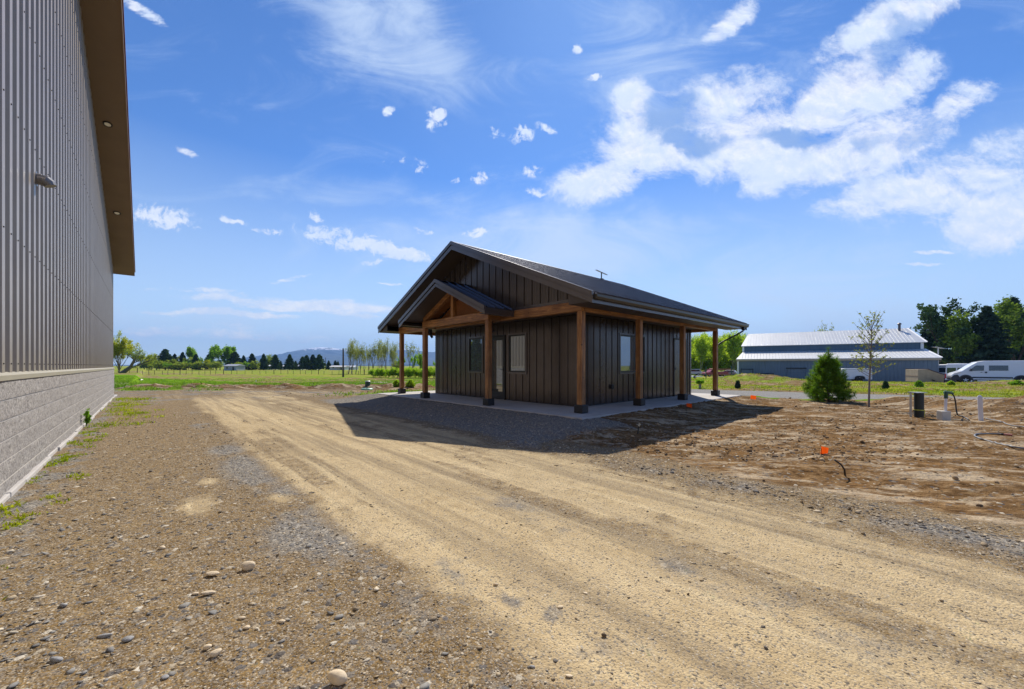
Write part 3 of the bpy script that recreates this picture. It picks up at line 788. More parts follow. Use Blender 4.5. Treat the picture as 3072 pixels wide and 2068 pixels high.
    # windows: frame > pane
    def window(axis, fix, a0, a1, z0, z1, mull=()):
        def bx(mb, u0, u1, za, zb, o0, o1):
            if axis == 'y': mb.box(fix-o1, fix-o0, u0, u1, za, zb)
            else: mb.box(u0, u1, fix-o1, fix-o0, za, zb)
        tr = MB(); w0 = .05
        bx(tr, a0-w0, a0, z0-w0, z1+w0, -.02, .030); bx(tr, a1, a1+w0, z0-w0, z1+w0, -.02, .030)
        bx(tr, a0, a1, z1, z1+w0, -.02, .030); bx(tr, a0, a1, z0-w0, z0, -.02, .030)
        o = wbuild(tr, 'window', m_bronze_trim, T)
        fr = MB(); t_ = .045
        bx(fr, a0+.002, a0+t_, z0+.002, z1-.002, -.03, .012); bx(fr, a1-t_, a1-.002, z0+.002, z1-.002, -.03, .012)
        bx(fr, a0+t_, a1-t_, z1-t_, z1-.002, -.03, .012); bx(fr, a0+t_, a1-t_, z0+.002, z0+t_, -.03, .012)
        for u in mull: bx(fr, u-.025, u+.025, z0+t_, z1-t_, -.03, .010)
        L = T.location; sh = lambda mb: setattr(mb, 'v', [(x-L.x, y-L.y, z-L.z) for x, y, z in mb.v]) or mb
        sh(fr).build('frame', m_frame, o)
        g = MB(); bx(g, a0+t_, a1-t_, z0+t_, z1-t_, -.02, -.012); sh(g).build('pane', m_glass, o)
        return o
    for q in wins_f: window('y', X0, *q)
    window('x', Y0, *win_s, mull=(12.0,))
    # front door, full glass
    def door(axis, fix, a0, a1, z0, z1, glass):
        def bx(mb, u0, u1, za, zb, o0, o1):
            if axis == 'y': mb.box(fix-o1, fix-o0, u0, u1, za, zb)
            else: mb.box(u0, u1, fix-o1, fix-o0, za, zb)
        L = T.location; sh = lambda mb: setattr(mb, 'v', [(x-L.x, y-L.y, z-L.z) for x, y, z in mb.v]) or mb
        d = MB(); bx(d, a0-.05, a0, z0-.02, z1+.05, -.02, .032); bx(d, a1, a1+.05, z0-.02, z1+.05, -.02, .032); bx(d, a0, a1, z1, z1+.05, -.02, .032)
        o = sh(d).build('door', m_black, T)
        lf = MB()
        if glass:
            bx(lf, a0+.004, a0+.11, z0, z1-.004, -.04, 0); bx(lf, a1-.11, a1-.004, z0, z1-.004, -.04, 0)
            bx(lf, a0+.11, a1-.11, z1-.12, z1-.004, -.04, 0); bx(lf, a0+.11, a1-.11, z0, z0+.24, -.04, 0)
            sh(lf).build('door_leaf', m_frame, o)
            g = MB(); bx(g, a0+.11, a1-.11, z0+.24, z1-.12, -.025, -.015); sh(g).build('pane', m_glass, o)
        else:
            bx(lf, a0+.004, a1-.004, z0, z1-.004, -.04, 0); sh(lf).build('door_leaf', m_bronze, o)
        h = MB(); u = a0+.06 if glass else a0+.07
        bx(h, u-.02, u+.02, 1.12, 1.26, 0, .012); bx(h, u-.012, u+.11, 1.17, 1.19, .03, .05); bx(h, u-.012, u+.01, 1.17, 1.19, .012, .03)
        sh(h).build('handle', m_black, o)
    door('y', X0, *door_f, True); door('x', Y0, *door_s, False)
    b_ = MB().box(10.2, 10.33, Y0-.06, Y0-.021, .60, .74); wbuild(b_, 'outlet_box', m_black, T, bevel=.008)
    return T
cabin = build_cabin()
p = MB().box(SLAB[0], SLAB[1], SLAB[2], SLAB[3], -.12, Zs)
o = p.build('patio', m_conc, bevel=.012); o['kind'] = 'structure'
# dish on the ridge
def dish():
    x, y, z = 15.2, 10.75, 0
    z = 5.15-.13
    a = on_line = None
    T = thing('satellite_dish', 'flat white internet dish on a thin dark mast above the dark roof ridge', 'dish', (17.05-1.2, 10.45, 5.20))
    T.location = (15.0, 10.45, 5.17)
    MB().bar((0, 0, -.02), (0, 0, .30), .035, .035).box(-.10, .10, -.06, .06, -.0, .03).build('mast', m_black, T)
    pl = MB()
    R = Euler((math.radians(0), math.radians(0), 0)).to_matrix()
    # plate axes in the world: long axis across the view, tilted down to the right
    ax = (RT*math.cos(math.radians(24)) - Vector((0, 0, 1))*math.sin(math.radians(24))).normalized()
    bx_ = (FW*.95 + Vector((0, 0, .22))).normalized(); nz = ax.cross(bx_).normalized()
    pts = []
    n = 20
    for t in (-.012, .012):
        for i in range(n):
            an = 2*math.pi*i/n; cx_ = math.copysign(abs(math.cos(an))**.45, math.cos(an)); cy_ = math.copysign(abs(math.sin(an))**.45, math.sin(an))
            pts.append(ax*(.28*cx_)+bx_*(.17*cy_)+nz*t+Vector((0, 0, .31)))
    pl.add(pts, [tuple(range(n)), tuple(range(n, 2*n))[::-1]]+[(i, n+i, n+(i+1) % n, (i+1) % n) for i in range(n)])
    pl.build('panel', m_white, T)
dish()

# ------------------------------------------------------------------ big metal shop on the left
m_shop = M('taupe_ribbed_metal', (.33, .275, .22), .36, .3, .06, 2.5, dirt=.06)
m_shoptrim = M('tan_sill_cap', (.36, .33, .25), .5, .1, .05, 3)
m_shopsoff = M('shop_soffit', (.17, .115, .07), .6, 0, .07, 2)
m_fascia = M('shop_fascia', (.20, .13, .085), .45, .1, .05, 3)
m_redtrim = M('dark_red_roof_edge', (.13, .035, .04), .4, .2, .05, 3)
def blockmat():
    m, b, p = newmat('split_face_block')
    co = b.node('ShaderNodeTexCoord').outputs['Object']
    n1 = b.noise(co, 34, 8, .8); n2 = b.noise(co, 3, 4, .6); v = b.voro(co, 75)
    r, g, bb = b.sep(v)
    c = b.mix(b.mapr(n1, .34, .66), (.11, .10, .095), (.50, .47, .44))
    c = b.mix(b.mapr(r, .0, .22, .85, 0), c, (.10, .085, .08))
    c = b.mix(b.mapr(g, .86, .9, 0, .6), c, (.52, .48, .42))
    c = b.mix(b.mapr(n2, .4, .7, 0, .35), c, (.27, .25, .235))
    b.put(p.inputs['Base Color'], c); p.inputs['Roughness'].default_value = .95; p.inputs['Specular IOR Level'].default_value = .15
    bn = b.node('ShaderNodeBump'); bn.inputs['Strength'].default_value = .7; bn.inputs['Distance'].default_value = .012
    b.put(bn.inputs['Height'], b.math('ADD', n1, b.math('MULTIPLY', r, .25))); b.l.new(bn.outputs[0], p.inputs['Normal'])
    return m
m_block = blockmat(); m_mortar = M('mortar', (.60, .56, .51), .9, 0, .05, 10)
SW = -1.10; SY1 = 23.4
def rk(y):
    y = np.asarray(y, float) if not np.isscalar(y) else y
    return 5.44 + (SY1 - y)*.335 if np.isscalar(y) and y >= 7 else (5.44+(SY1-7)*.335 - (7-y)*.335)
def build_shop():
    SY0 = -9.0
    T = thing('metal_shop', 'tall taupe ribbed metal building with split face block base filling the left edge', 'building', (SW, SY1, 0))
    # ribbed sheet
    P = .30; offs = [(0, 0), (.125, 0), (.150, .036), (.262, .036), (.287, 0)]
    ys = []; y = SY1-.02
    k = 0
    while y > SY0:
        for (u, o_) in offs: ys.append((y-u, o_))
        y -= P
    mb = MB(); vs = []
    for (y, o_) in ys: vs += [(SW+o_, y, 1.225), (SW+o_, y, rk(float(y))-.004)]
    mb.add(vs, [(2*i, 2*i+2, 2*i+3, 2*i+1) for i in range(len(ys)-1)]); wbuild(mb, 'ribbed_wall', m_shop, T)
    c = MB().box(SW-.02, SW+.045, SY1-.09, SY1+.02, 1.226, 5.43); wbuild(c, 'corner_trim', m_shop, T)
    # back-up body so the building is solid
    b_ = MB(); X2 = -17
    prof = [(SY0, 0), (SY1, 0), (SY1, 5.42), (7, rk(7.0)-.02), (SY0, rk(SY0)-.02)]
    b_.prism(prof, lambda u, v, t: (t, u, v), SW-.012, X2); wbuild(b_, 'wall_body', m_shop, T)
    # screws in rows on the ribs
    sc = MB(); yy = SY1-.02-.21
    while yy > 3:
        row = int(round((SY1-yy)/.3))
        for z in np.arange(1.32, min(rk(float(yy)), 10.5), 1.37):
            q = .007; zc = z + (.0)
            sc.box(SW+.036, SW+.042, yy-q, yy+q, zc-q, zc+q)
        yy -= P
    o = wbuild(sc, 'screws', m_black, T); o['kind'] = 'stuff'
    # sill cap
    s = MB(); s.prism([(SW-.02, 1.155), (SW+.085, 1.155), (SW+.09, 1.205), (SW+.02, 1.235), (SW-.02, 1.235)], lambda u, v, t: (u, t, v), SY0, SY1+.06)
    wbuild(s, 'sill_cap', m_shoptrim, T)
    # block courses with a rough face: six courses
    c0, c1 = -.02, 1.155; n = 6; hgt = .198; rng = np.random.default_rng(4)
    bm_ = MB(); V = []; F = []; st = .022
    Yg = np.arange(2.0, SY1+.04, st)
    kbase = 0
    for ci in range(n):
        z1_ = 1.153-ci*hgt; z0_ = z1_-hgt+.012
        zz = np.linspace(z0_, z1_, 9)
        YY, ZZ = np.meshgrid(Yg, zz)
        nz = fbm(YY*9, ZZ*9+ci*31, 4, 200+ci, .6)
        edge = np.minimum((ZZ-z0_), (z1_-ZZ))
        joint = ((YY + (.2 if ci % 2 else 0)) % .4)
        je = np.minimum(joint, .4-joint)
        off = SW + .0690 + (.022*(nz-.42))*ss(edge, 0, .012)
        off = np.where((je < .012) & (_h(np.floor(YY/.4).astype(np.int64), np.full(YY.shape, ci), 7) > .94), off-.004, off)
        Vc = np.stack([off, YY, ZZ], -1).reshape(-1, 3)
        i = np.arange(8)[:, None]; j = np.arange(len(Yg)-1)[None, :]
        Fc = np.stack([i*len(Yg)+j, i*len(Yg)+j+1, (i+1)*len(Yg)+j+1, (i+1)*len(Yg)+j], -1).reshape(-1, 4)+kbase
        V.append(Vc); F.append(Fc); kbase += len(Vc)
    V = np.vstack(V)-np.array([SW, SY1, 0]); F = np.vstack(F)
    np_mesh('block_base', V, F, m_block, T, smooth=True)
    mo = MB().box(SW-.011, SW+.0590, SY0, SY1+.036, -.1, 1.154); wbuild(mo, 'mortar', m_mortar, T)
    e = MB().box(SW-15, SW+.05, SY1+.037, SY1+.075, -.1, 1.154); wbuild(e, 'block_return', m_block, T)
    # footing: irregular concrete lip
    ft = MB(); y = 2.0; rr = random.Random(3)
    while y < SY1+.1:
        L = rr.uniform(.5, 1.4); ft.box(SW, SW+.085+rr.uniform(0, .035), y, y+L, -.1, .035+rr.uniform(-.012, .02)); y += L+.002
    wbuild(ft, 'footing', m_conc, T, bevel=.01)
    # roof with raking overhang
    OX = -.44; YE = SY1+.62
    ro = MB()
    for (ya, yb) in ((YE, 7.0), (7.0, SY0-.6)):
        za, zb = rk(float(min(ya, SY1)))-.335*max(0, ya-SY1), rk(float(yb))
        ro.add([(x, y_, z_+h) for x in (OX+.02, -17.6) for h in (.16, .24) for (y_, z_) in ((ya, za), (yb, zb))], [(0,1,3,2),(4,6,7,5),(0,2,6,4),(1,5,7,3),(2,3,7,6),(0,4,5,1)])
    wbuild(ro, 'roof', m_redtrim, T)
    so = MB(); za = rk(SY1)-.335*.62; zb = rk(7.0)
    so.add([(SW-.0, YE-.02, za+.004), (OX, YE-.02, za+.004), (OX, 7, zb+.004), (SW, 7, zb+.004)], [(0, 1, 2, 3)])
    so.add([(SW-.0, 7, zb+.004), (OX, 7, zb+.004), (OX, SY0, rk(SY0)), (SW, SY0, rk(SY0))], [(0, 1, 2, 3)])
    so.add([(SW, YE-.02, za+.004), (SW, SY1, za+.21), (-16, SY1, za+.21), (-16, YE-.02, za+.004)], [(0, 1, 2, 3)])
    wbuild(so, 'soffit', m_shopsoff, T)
    def strip(mb, xa, xb, h0, h1):
        for (ya, zA, yb, zB) in ((YE, za, 7.0, zb), (7.0, zb, SY0-.6, rk(SY0)-.2)):
            mb.add([(x, y_, z_+h) for x in (xa, xb) for h in (h0, h1) for (y_, z_) in ((ya, zA), (yb, zB))], [(0,1,3,2),(4,6,7,5),(0,2,6,4),(1,5,7,3),(2,3,7,6),(0,4,5,1)])
    fa = MB(); strip(fa, OX-.0, OX+.022, -.012, .15)
    fa.box(-16, OX+.022, YE-.02, YE, za-.012, za+.15)
    wbuild(fa, 'fascia', m_fascia, T)
    fe = MB(); strip(fe, OX+.0, OX+.045, .152, .25); wbuild(fe, 'roof_edge', m_redtrim, T)
    # recessed lights in the soffit
    for (px, py) in ((323, 371), (351, 638)):
        # intersect ray with soffit plane
        d = 8.0
        for _ in range(200):
            p_ = WP(px, d); z_ = zat(py, d)
            if z_ > rk(SY1)+(SY1-p_.y)*.335: break
            d += .05
        # keep x inside the overhang
        y_ = p_.y; x_ = max(min(p_.x, OX-.2), SW+.2); zc = rk(SY1)+(SY1-y_)*.335
        rot = Matrix.Rotation(math.atan(-.335), 3, 'X')
        l = MB().lathe([(.10, 0), (.10, -.02), (.075, -.024), (.07, -.005)], 20); l.v = [tuple(rot @ Vector(v_) + Vector((x_, y_, zc))) for v_ in l.v]
        o = wbuild(l, 'recessed_light', m_black, T)
        l = MB().lathe([(.068, -.003), (.068, -.020)], 20); l.v = [tuple(rot @ Vector(v_) + Vector((x_, y_, zc))) for v_ in l.v]
        wbuild(l, 'lens', m_lens, T, parent=o)
    # exhaust elbow on the wall
    d = 0
    px, py = 96, 534
    q = px_ray(px); t = SW/(q*RT.x + FW.x); base = WP(px, t, zat(py, t))
    el = MB().lathe([(.095, 0), (.095, .006)], 20)
    el.v = [(z_, x_, y_) for x_, y_, z_ in el.v]; el.v = [(a+base.x+.034, b_2+base.y, c_+base.z) for a, b_2, c_ in el.v]
    el.tube([base+Vector((.03, 0, 0)), base+Vector((.085, 0, 0)), base+Vector((.115, 0, -.008)), base+Vector((.145, 0, -.032)), base+Vector((.158, 0, -.062))], [.070, .070, .072, .068, .060], 18)
    el.tube([base+Vector((.075, 0, 0)), base+Vector((.085, 0, 0))], [.075, .075], 18)
    wbuild(el, 'vent_hood', M('grey_vent_pipe', (.16, .16, .17), .35, .5), T, smooth=False, bevel=.002)
build_shop()
# ------------------------------------------------------------------ mountains
def mountains():
    m, b, p = newmat('mountain_forest')
    P = b.node('ShaderNodeNewGeometry').outputs['Position']
    n = b.noise(P, .004, 8, .65); n2 = b.noise(P, .012, 6, .7)
    at = b.node('ShaderNodeAttribute'); at.attribute_name = 'tone'
    c = b.mix(b.mapr(n, .35, .65), (.02, .045, .06), (.06, .09, .09))
    sn = b.mapr(b.math('MULTIPLY_ADD', b.math('SUBTRACT', n2, .5), 2.4, at.outputs['Fac']), .70, .84, 0, 1)
    c = b.mix(sn, c, (.95, .95, .97))
    b.put(p.inputs['Base Color'], c); p.inputs['Roughness'].default_value = 1
    prof = [(380,1097),(560,1088),(640,1082),(700,1077),(780,1068),(840,1062),(880,1055),(905,1050),(930,1045),(958,1041),(985,1043),(1015,1048),(1050,1051),(1100,1052),(1140,1050),(1175,1050),(1213,1048),(1250,1052),(1290,1056),(1330,1057),(1400,1058),(1500,1054),(1650,1060),(1800,1066),(1950,1072),(2100,1080),(2300,1084),(2500,1090),(2700,1094),(2900,1098)]
    pxs = np.array([q[0] for q in prof]); pys = np.array([q[1] for q in prof])
    for idx, (dist, amp, off, snow) in enumerate(((8600, 1.0, 0, 1), (6900, .62, 37, 0))):
        xs = np.linspace(330, 2950, 420); D = dist
        top = (HY-np.interp(xs, pxs, pys))/FPX*D*amp
        top = top + (fbm(xs*.03+off, xs*0, 5, 300+idx, .6)-.5)*D*.0046
        if idx: top = top*(.35+.9*fbm(xs*.008, xs*0, 3, 305))
        rows = 34; V = []; tone = []
        for k in range(rows):
            t = k/(rows-1); dd = D - 1500*(1-t) if t < 1 else D
            hgt = top*(t**.8)
            hgt = hgt + (fbm(xs*.05+k*.05, xs*0+k*.35, 4, 310+idx)-.5)*D*.010*math.sin(math.pi*t)
            for x, h in zip(xs, hgt):
                p_ = WP(float(x), dd); V.append((p_.x, p_.y, -40+h+41.3 if t > 0 else -60)); 
            tone.append(np.clip((hgt-.030*8600)/(.013*8600), -1, .85)*snow if snow else np.full(len(xs), -1.))
        for x in xs:
            p_ = WP(float(x), D+900); V.append((p_.x, p_.y, -60))
        tone.append(np.full(len(xs), -1.)); rows += 1
        V = np.array(V); nx = len(xs)
        i = np.arange(rows-1)[:, None]; j = np.arange(nx-1)[None, :]
        F = np.stack([i*nx+j, i*nx+j+1, (i+1)*nx+j+1, (i+1)*nx+j], -1).reshape(-1, 4)
        o = np_mesh('mountain' if idx == 0 else 'foothills', V, F, m, attrs={'tone': ('FLOAT', np.concatenate(tone))}, smooth=True)
        o['kind'] = 'structure'
mountains()

# ------------------------------------------------------------------ vegetation tools
def leaves(centers, spread, per, size, asp=1., rng=None, up=0., ctone=None, squash=1.):
    """cloud of small four-cornered leaves round the centres; returns V, F, tone"""
    C = np.repeat(np.asarray(centers, float), per, 0); n = len(C)
    sp = np.repeat(np.broadcast_to(np.asarray(spread, float), (len(centers),)), per)
    off = rng.normal(size=(n, 3)); off /= np.linalg.norm(off, axis=1, keepdims=True)
    off *= (rng.random(n)**.45)[:, None]*sp[:, None]; off[:, 2] *= squash
    C = C+off
    a = rng.normal(size=(n, 3)); a[:, 2] += up; a /= np.linalg.norm(a, axis=1, keepdims=True)
    b = np.cross(a, rng.normal(size=(n, 3))); b /= np.linalg.norm(b, axis=1, keepdims=True)
    s = size*(.6+.8*rng.random(n))
    a = a*(s*asp)[:, None]; b = b*s[:, None]*.5
    V = np.stack([C-a*.5, C+b, C+a*.5, C-b], 1).reshape(-1, 3)
    F = np.arange(n*4).reshape(-1, 4)
    ct = rng.random(len(centers)) if ctone is None else ctone
    t = np.clip(np.repeat(ct, per)*.65+rng.random(n)*.35, 0, 1)
    return V, F, np.repeat(t, 4)
def leafobj(name, mat, parent, parts):
    V = []; F = []; T = []; k = 0
    for v, f, t in parts: V.append(v); F.append(f+k); T.append(t); k += len(v)
    return np_mesh(name, np.vstack(V), np.vstack(F), mat, parent, {'tone': ('FLOAT', np.concatenate(T))})
m_bark = M('grey_bark', (.16, .13, .10), .9, 0, .25, 5, (4, 4, .8), bump=.4)
m_barkd = M('dark_bark', (.085, .06, .045), .9, 0, .25, 5, (4, 4, .8), bump=.4)
m_barkp = M('pale_bark', (.30, .27, .23), .9, 0, .2, 5, (4, 4, .8))
L_pine = leafmat('pine_needles_dark', (.022, .050, .026), (.10, .165, .062), .2)
L_spruce = leafmat('spruce_needles', (.024, .050, .036), (.085, .135, .078), .2)
L_pinel = leafmat('pine_needles_light', (.06, .12, .02), (.25, .33, .06), .3)
L_young = leafmat('young_pine_needles', (.045, .12, .014), (.24, .38, .04), .35)
L_green = leafmat('spring_leaves', (.11, .23, .025), (.33, .50, .06), .5)
L_yel = leafmat('yellow_green_leaves', (.26, .29, .025), (.56, .52, .06), .5)
L_asp = leafmat('aspen_leaves', (.20, .32, .02), (.56, .64, .08), .5)
L_olive = leafmat('olive_leaves', (.17, .23, .04), (.42, .46, .10), .5)
L_sparse = leafmat('sparse_bud_leaves', (.17, .19, .07), (.38, .39, .16), .45)
L_shrub = leafmat('bright_shrub_leaves', (.19, .32, .02), (.48, .60, .07), .5)
L_red = leafmat('reddish_young_leaves', (.14, .17, .04), (.34, .34, .10), .5)

def limbs(mb, p, d, L, r, depth, rng, ends, gr=.0, spread=.55, n=(2, 3)):
    """recursive limbs; collects points along the twigs"""
    pts = [p]; q = p.copy(); dd = d.copy(); k = 3
    for i in range(k):
        dd = (dd + Vector(rng.normal(size=3))*.13 + Vector((0, 0, gr))).normalized(); q = q + dd*(L/k); pts.append(q.copy())
    mb.tube(pts, [r*(1-.45*i/k) for i in range(k+1)], 5, cap=False)
    if depth == 0: ends += pts[1:]; return
    if depth == 1: ends += pts[2:]
    for i in range(rng.integers(n[0], n[1]+1)):
        t = pts[rng.integers(1, k+1)] if i else pts[-1]
        nd = (dd + Vector(rng.normal(size=3))*spread).normalized()
        limbs(mb, t, nd, L*rng.uniform(.55, .8), r*.55, depth-1, rng, ends, gr, spread, n)

protos = {}
def reg(key, root, h): protos[key] = [root, h, False]; return root
def instance(key, loc, h, rz=0., sx=1., label=None, group=None, cat=None):
    root, H0, used = protos[key]
    if used:
        r = root.copy(); COL.objects.link(r)
        for ch in list(root.children):
            c = ch.copy(); COL.objects.link(c); c.parent = r
    else: r = root; protos[key][2] = True
    s = h/H0; r.location = loc; r.rotation_euler = (0, 0, rz); r.scale = (s*sx, s*sx, s)
    if label: r['label'] = label
    if group: r['group'] = group
    elif 'group' in r.keys(): del r['group']
    if cat: r['category'] = cat
    return r

def conifer(key, name, h, rad, seed, mat, bark, whorls=22, base=.06, per=26, leaf=.22, shape=.85, droop=.25, irr=.25, cl=.42):
    rng = np.random.default_rng(seed); T = thing(name, 'x', 'tree')
    mb = MB(); mb.tube([(0, 0, -.3), (0, 0, h*.5), (rng.normal()*.04*h*.2, 0, h*.98)], [h*.022, h*.014, h*.003], 7)
    C = []; S = []
    for i in range(whorls):
        t = base + (1-base)*(i/whorls)**.95; z = h*t
        R = rad*min(1, (1-t)/.98)**shape*(1-.35*math.exp(-((t-base)/.07)**2)) + .04*h*(1-t)
        nb = rng.integers(5, 9)
        ph = rng.random()*6.28
        for k in range(nb):
            a = ph+6.283*k/nb+rng.normal()*.2; L = R*(1-irr+2*irr*rng.random())
            rise = rng.normal()*.06 - droop*.4 + .45*t
            e = Vector((math.cos(a)*L, math.sin(a)*L, z+L*rise))
            mb.tube([(0, 0, z), tuple(Vector((0, 0, z)).lerp(e, .5)+Vector((0, 0, .05*L))), tuple(e)], [.010*h*(1-t)+.01, .006*h*(1-t)+.006, .004], 4, cap=False)
            m_ = max(2, int(L/(cl*.62)))
            for j in range(m_):
                f = (j+1)/m_
                if f < .22 and L > 1: continue
                q = Vector((0, 0, z)).lerp(e, f); C.append((q.x+rng.normal()*.05, q.y+rng.normal()*.05, q.z+.05*L*math.sin(3.14*f)))
                S.append(cl*(.55+.55*(1-t))*(1.05-.3*f))
    for j in range(5): C.append((0, 0, h*(.9+.022*j))); S.append(cl*.28)
    mb.build('trunk', bark, T)
    leafobj('crown', mat, T, [leaves(C, S, per, leaf, 2.4, rng, .3, squash=.55)])
    return reg(key, T, h)
def broadleaf(key, name, h, rad, seed, mat, bark, nstem=1, trunkh=.2, depth=3, per=16, leaf=.22, spread=.55, sp=.7, lean=(0, 0), gr=.05, r0=None, n=(2, 3), squash=1., cat='tree'):
    rng = np.random.default_rng(seed); T = thing(name, 'x', cat); mb = MB(); ends = []
    for s_ in range(nstem):
        p0 = Vector((rng.normal()*.12*nstem*.4, rng.normal()*.12*nstem*.4, -.3)); th = h*trunkh
        d0 = Vector((lean[0]+rng.normal()*.12*(nstem > 1)*2, lean[1]+rng.normal()*.12*(nstem > 1)*2, 1)).normalized()
        r_ = (r0 or h*.022)/math.sqrt(nstem)
        p1 = p0 + d0*(th+.3); mb.tube([p0, p0.lerp(p1, .5), p1], [r_*1.25, r_*1.05, r_*.9], 7)
        for k in range(rng.integers(3, 5)):
            a = 6.283*k/4+rng.random(); tl = spread*1.1
            dd = (d0+Vector((math.cos(a), math.sin(a), .15))*tl*rng.uniform(.6, 1.15)).normalized()
            limbs(mb, p1 - d0*rng.uniform(0, .3)*th, dd, h*(.9-trunkh)*.42, r_*.6, depth-1, rng, ends, gr, spread, n)
    E = np.array([tuple(e) for e in ends])
    # rescale the crown to its measured size
    zmax = np.percentile(E[:, 2], 98)+sp*.4; f = h/zmax
    rr = np.percentile(np.hypot(E[:, 0]-E[:, 0].mean(), E[:, 1]-E[:, 1].mean()), 92)+sp*.5; g = rad/rr
    E[:, 2] *= f; E[:, :2] *= g
    mb.v = [(x*g, y*g, z*f) for x, y, z in mb.v]
    mb.build('trunk', bark, T)
    leafobj('crown', mat, T, [leaves(E, sp*rng.uniform(.6, 1.2, len(E)), per, leaf, 1.3, rng, 0, squash=squash)])
    return reg(key, T, h)

# far prototypes (seen from 100 m and more)
conifer('pineA', 'pine_tree', 12, 3.4, 1, L_pine, m_barkd, 17, .10, 16, .40, .75, .1, .35, .85)
conifer('pineB', 'pine_tree', 12, 2.9, 2, L_pine, m_barkd, 16, .07, 16, .38, .95, .1, .25, .75)
conifer('pineC', 'pine_tree', 12, 3.0, 3, L_spruce, m_barkd, 18, .05, 16, .36, .8, .15, .3, .75)
broadleaf('leafA', 'leafy_tree', 12, 3.8, 4, L_green, m_bark, 1, .16, 4, 14, .36, .5, 1.0)
broadleaf('leafB', 'leafy_tree', 12, 2.8, 5, L_green, m_bark, 2, .12, 4, 14, .34, .35, .9, gr=.2)
broadleaf('leafY', 'yellow_leafed_tree', 9, 3.8, 6, L_yel, m_bark, 2, .08, 4, 14, .32, .55, .9)
broadleaf('leafO', 'olive_leafed_tree', 8, 3.4, 7, L_olive, m_bark, 3, .08, 3, 16, .3, .5, .8)
broadleaf('poplar', 'sparse_poplar_tree', 10, 1.7, 8, L_sparse, m_bark, 2, .16, 4, 3, .17, .30, .55, gr=.25, r0=.16)
broadleaf('poplarB', 'sparse_poplar_tree', 10, 1.9, 9, L_sparse, m_barkp, 2, .12, 4, 4, .17, .36, .55, gr=.22, lean=(.12, 0), r0=.15)
broadleaf('bare', 'bare_tree', 9, 2.2, 10, L_sparse, m_barkd, 2, .2, 4, 2, .18, .4, .4, gr=.15, r0=.16)
broadleaf('aspen', 'aspen_tree', 11, 1.7, 11, L_asp, m_barkp, 2, .04, 4, 13, .24, .36, .8, gr=.22, r0=.10)
broadleaf('aspenB', 'aspen_tree', 10, 1.8, 12, L_asp, m_barkp, 3, .03, 4, 11, .24, .42, .75, gr=.2, r0=.11)
broadleaf('shrub', 'green_shrub', 2.2, 1.5, 13, L_shrub, m_bark, 5, .05, 3, 16, .12, .5, .35, cat='shrub', r0=.05)
broadleaf('shrubB', 'green_shrub', 2.0, 1.3, 14, L_shrub, m_bark, 6, .05, 3, 16, .11, .55, .32, cat='shrub', r0=.05)

def place(key, px, top, base_py, d, widen=1., rz=None, **k):
    p = WP(px, d); z = gz(p.x, p.y); h = zat(top, d) - z
    rz = rz if rz is not None else (px*7.13) % 6.28
    return instance(key, (p.x, p.y, z), h, rz, widen, **k)
ORD = ['first', 'second', 'third', 'fourth', 'fifth', 'sixth', 'seventh', 'eighth', 'ninth', 'tenth', 'eleventh', 'twelfth', 'thirteenth', 'fourteenth', 'fifteenth', 'sixteenth', 'seventeenth', 'eighteenth', 'nineteenth', 'twentieth']
# row of conifers beyond the left field
con = [(496, 1048, 'pineA', 1.25, 235), (524, 1062, 'pineC', 1, 245), (548, 1057, 'pineC', .9, 236), (588, 1062, 'pineB', 1.3, 228), (625, 1064, 'pineC', 1.1, 260), (705, 1056, 'pineA', 1.25, 240), (731, 1067, 'pineB', 1.2, 238),
       (756, 1061, 'pineC', 1.2, 236), (791, 1062, 'pineB', 1.25, 232), (826, 1064, 'pineA', 1.05, 232), (842, 1083, 'pineC', 1., 250), (869, 1063, 'pineB', 1.35, 230), (887, 1083, 'pineC', 1.1, 250), (908, 1070, 'pineA', 1.1, 240),
       (920, 1066, 'pineA', 1.1, 232), (939, 1064, 'pineC', 1.2, 236), (958, 1064, 'pineA', 1.25, 232), (986, 1082, 'pineB', 1.3, 250), (1006, 1082, 'pineC', 1.1, 255), (1014, 1084, 'pineB', 1.1, 256)]
for i, (px, top, key, w, d) in enumerate(sorted(con)):
    place(key, px, top, 0, d, w, label='%s dark conifer from the left in the tree line beyond the field' % ORD[i], group='dark conifers beyond the field')
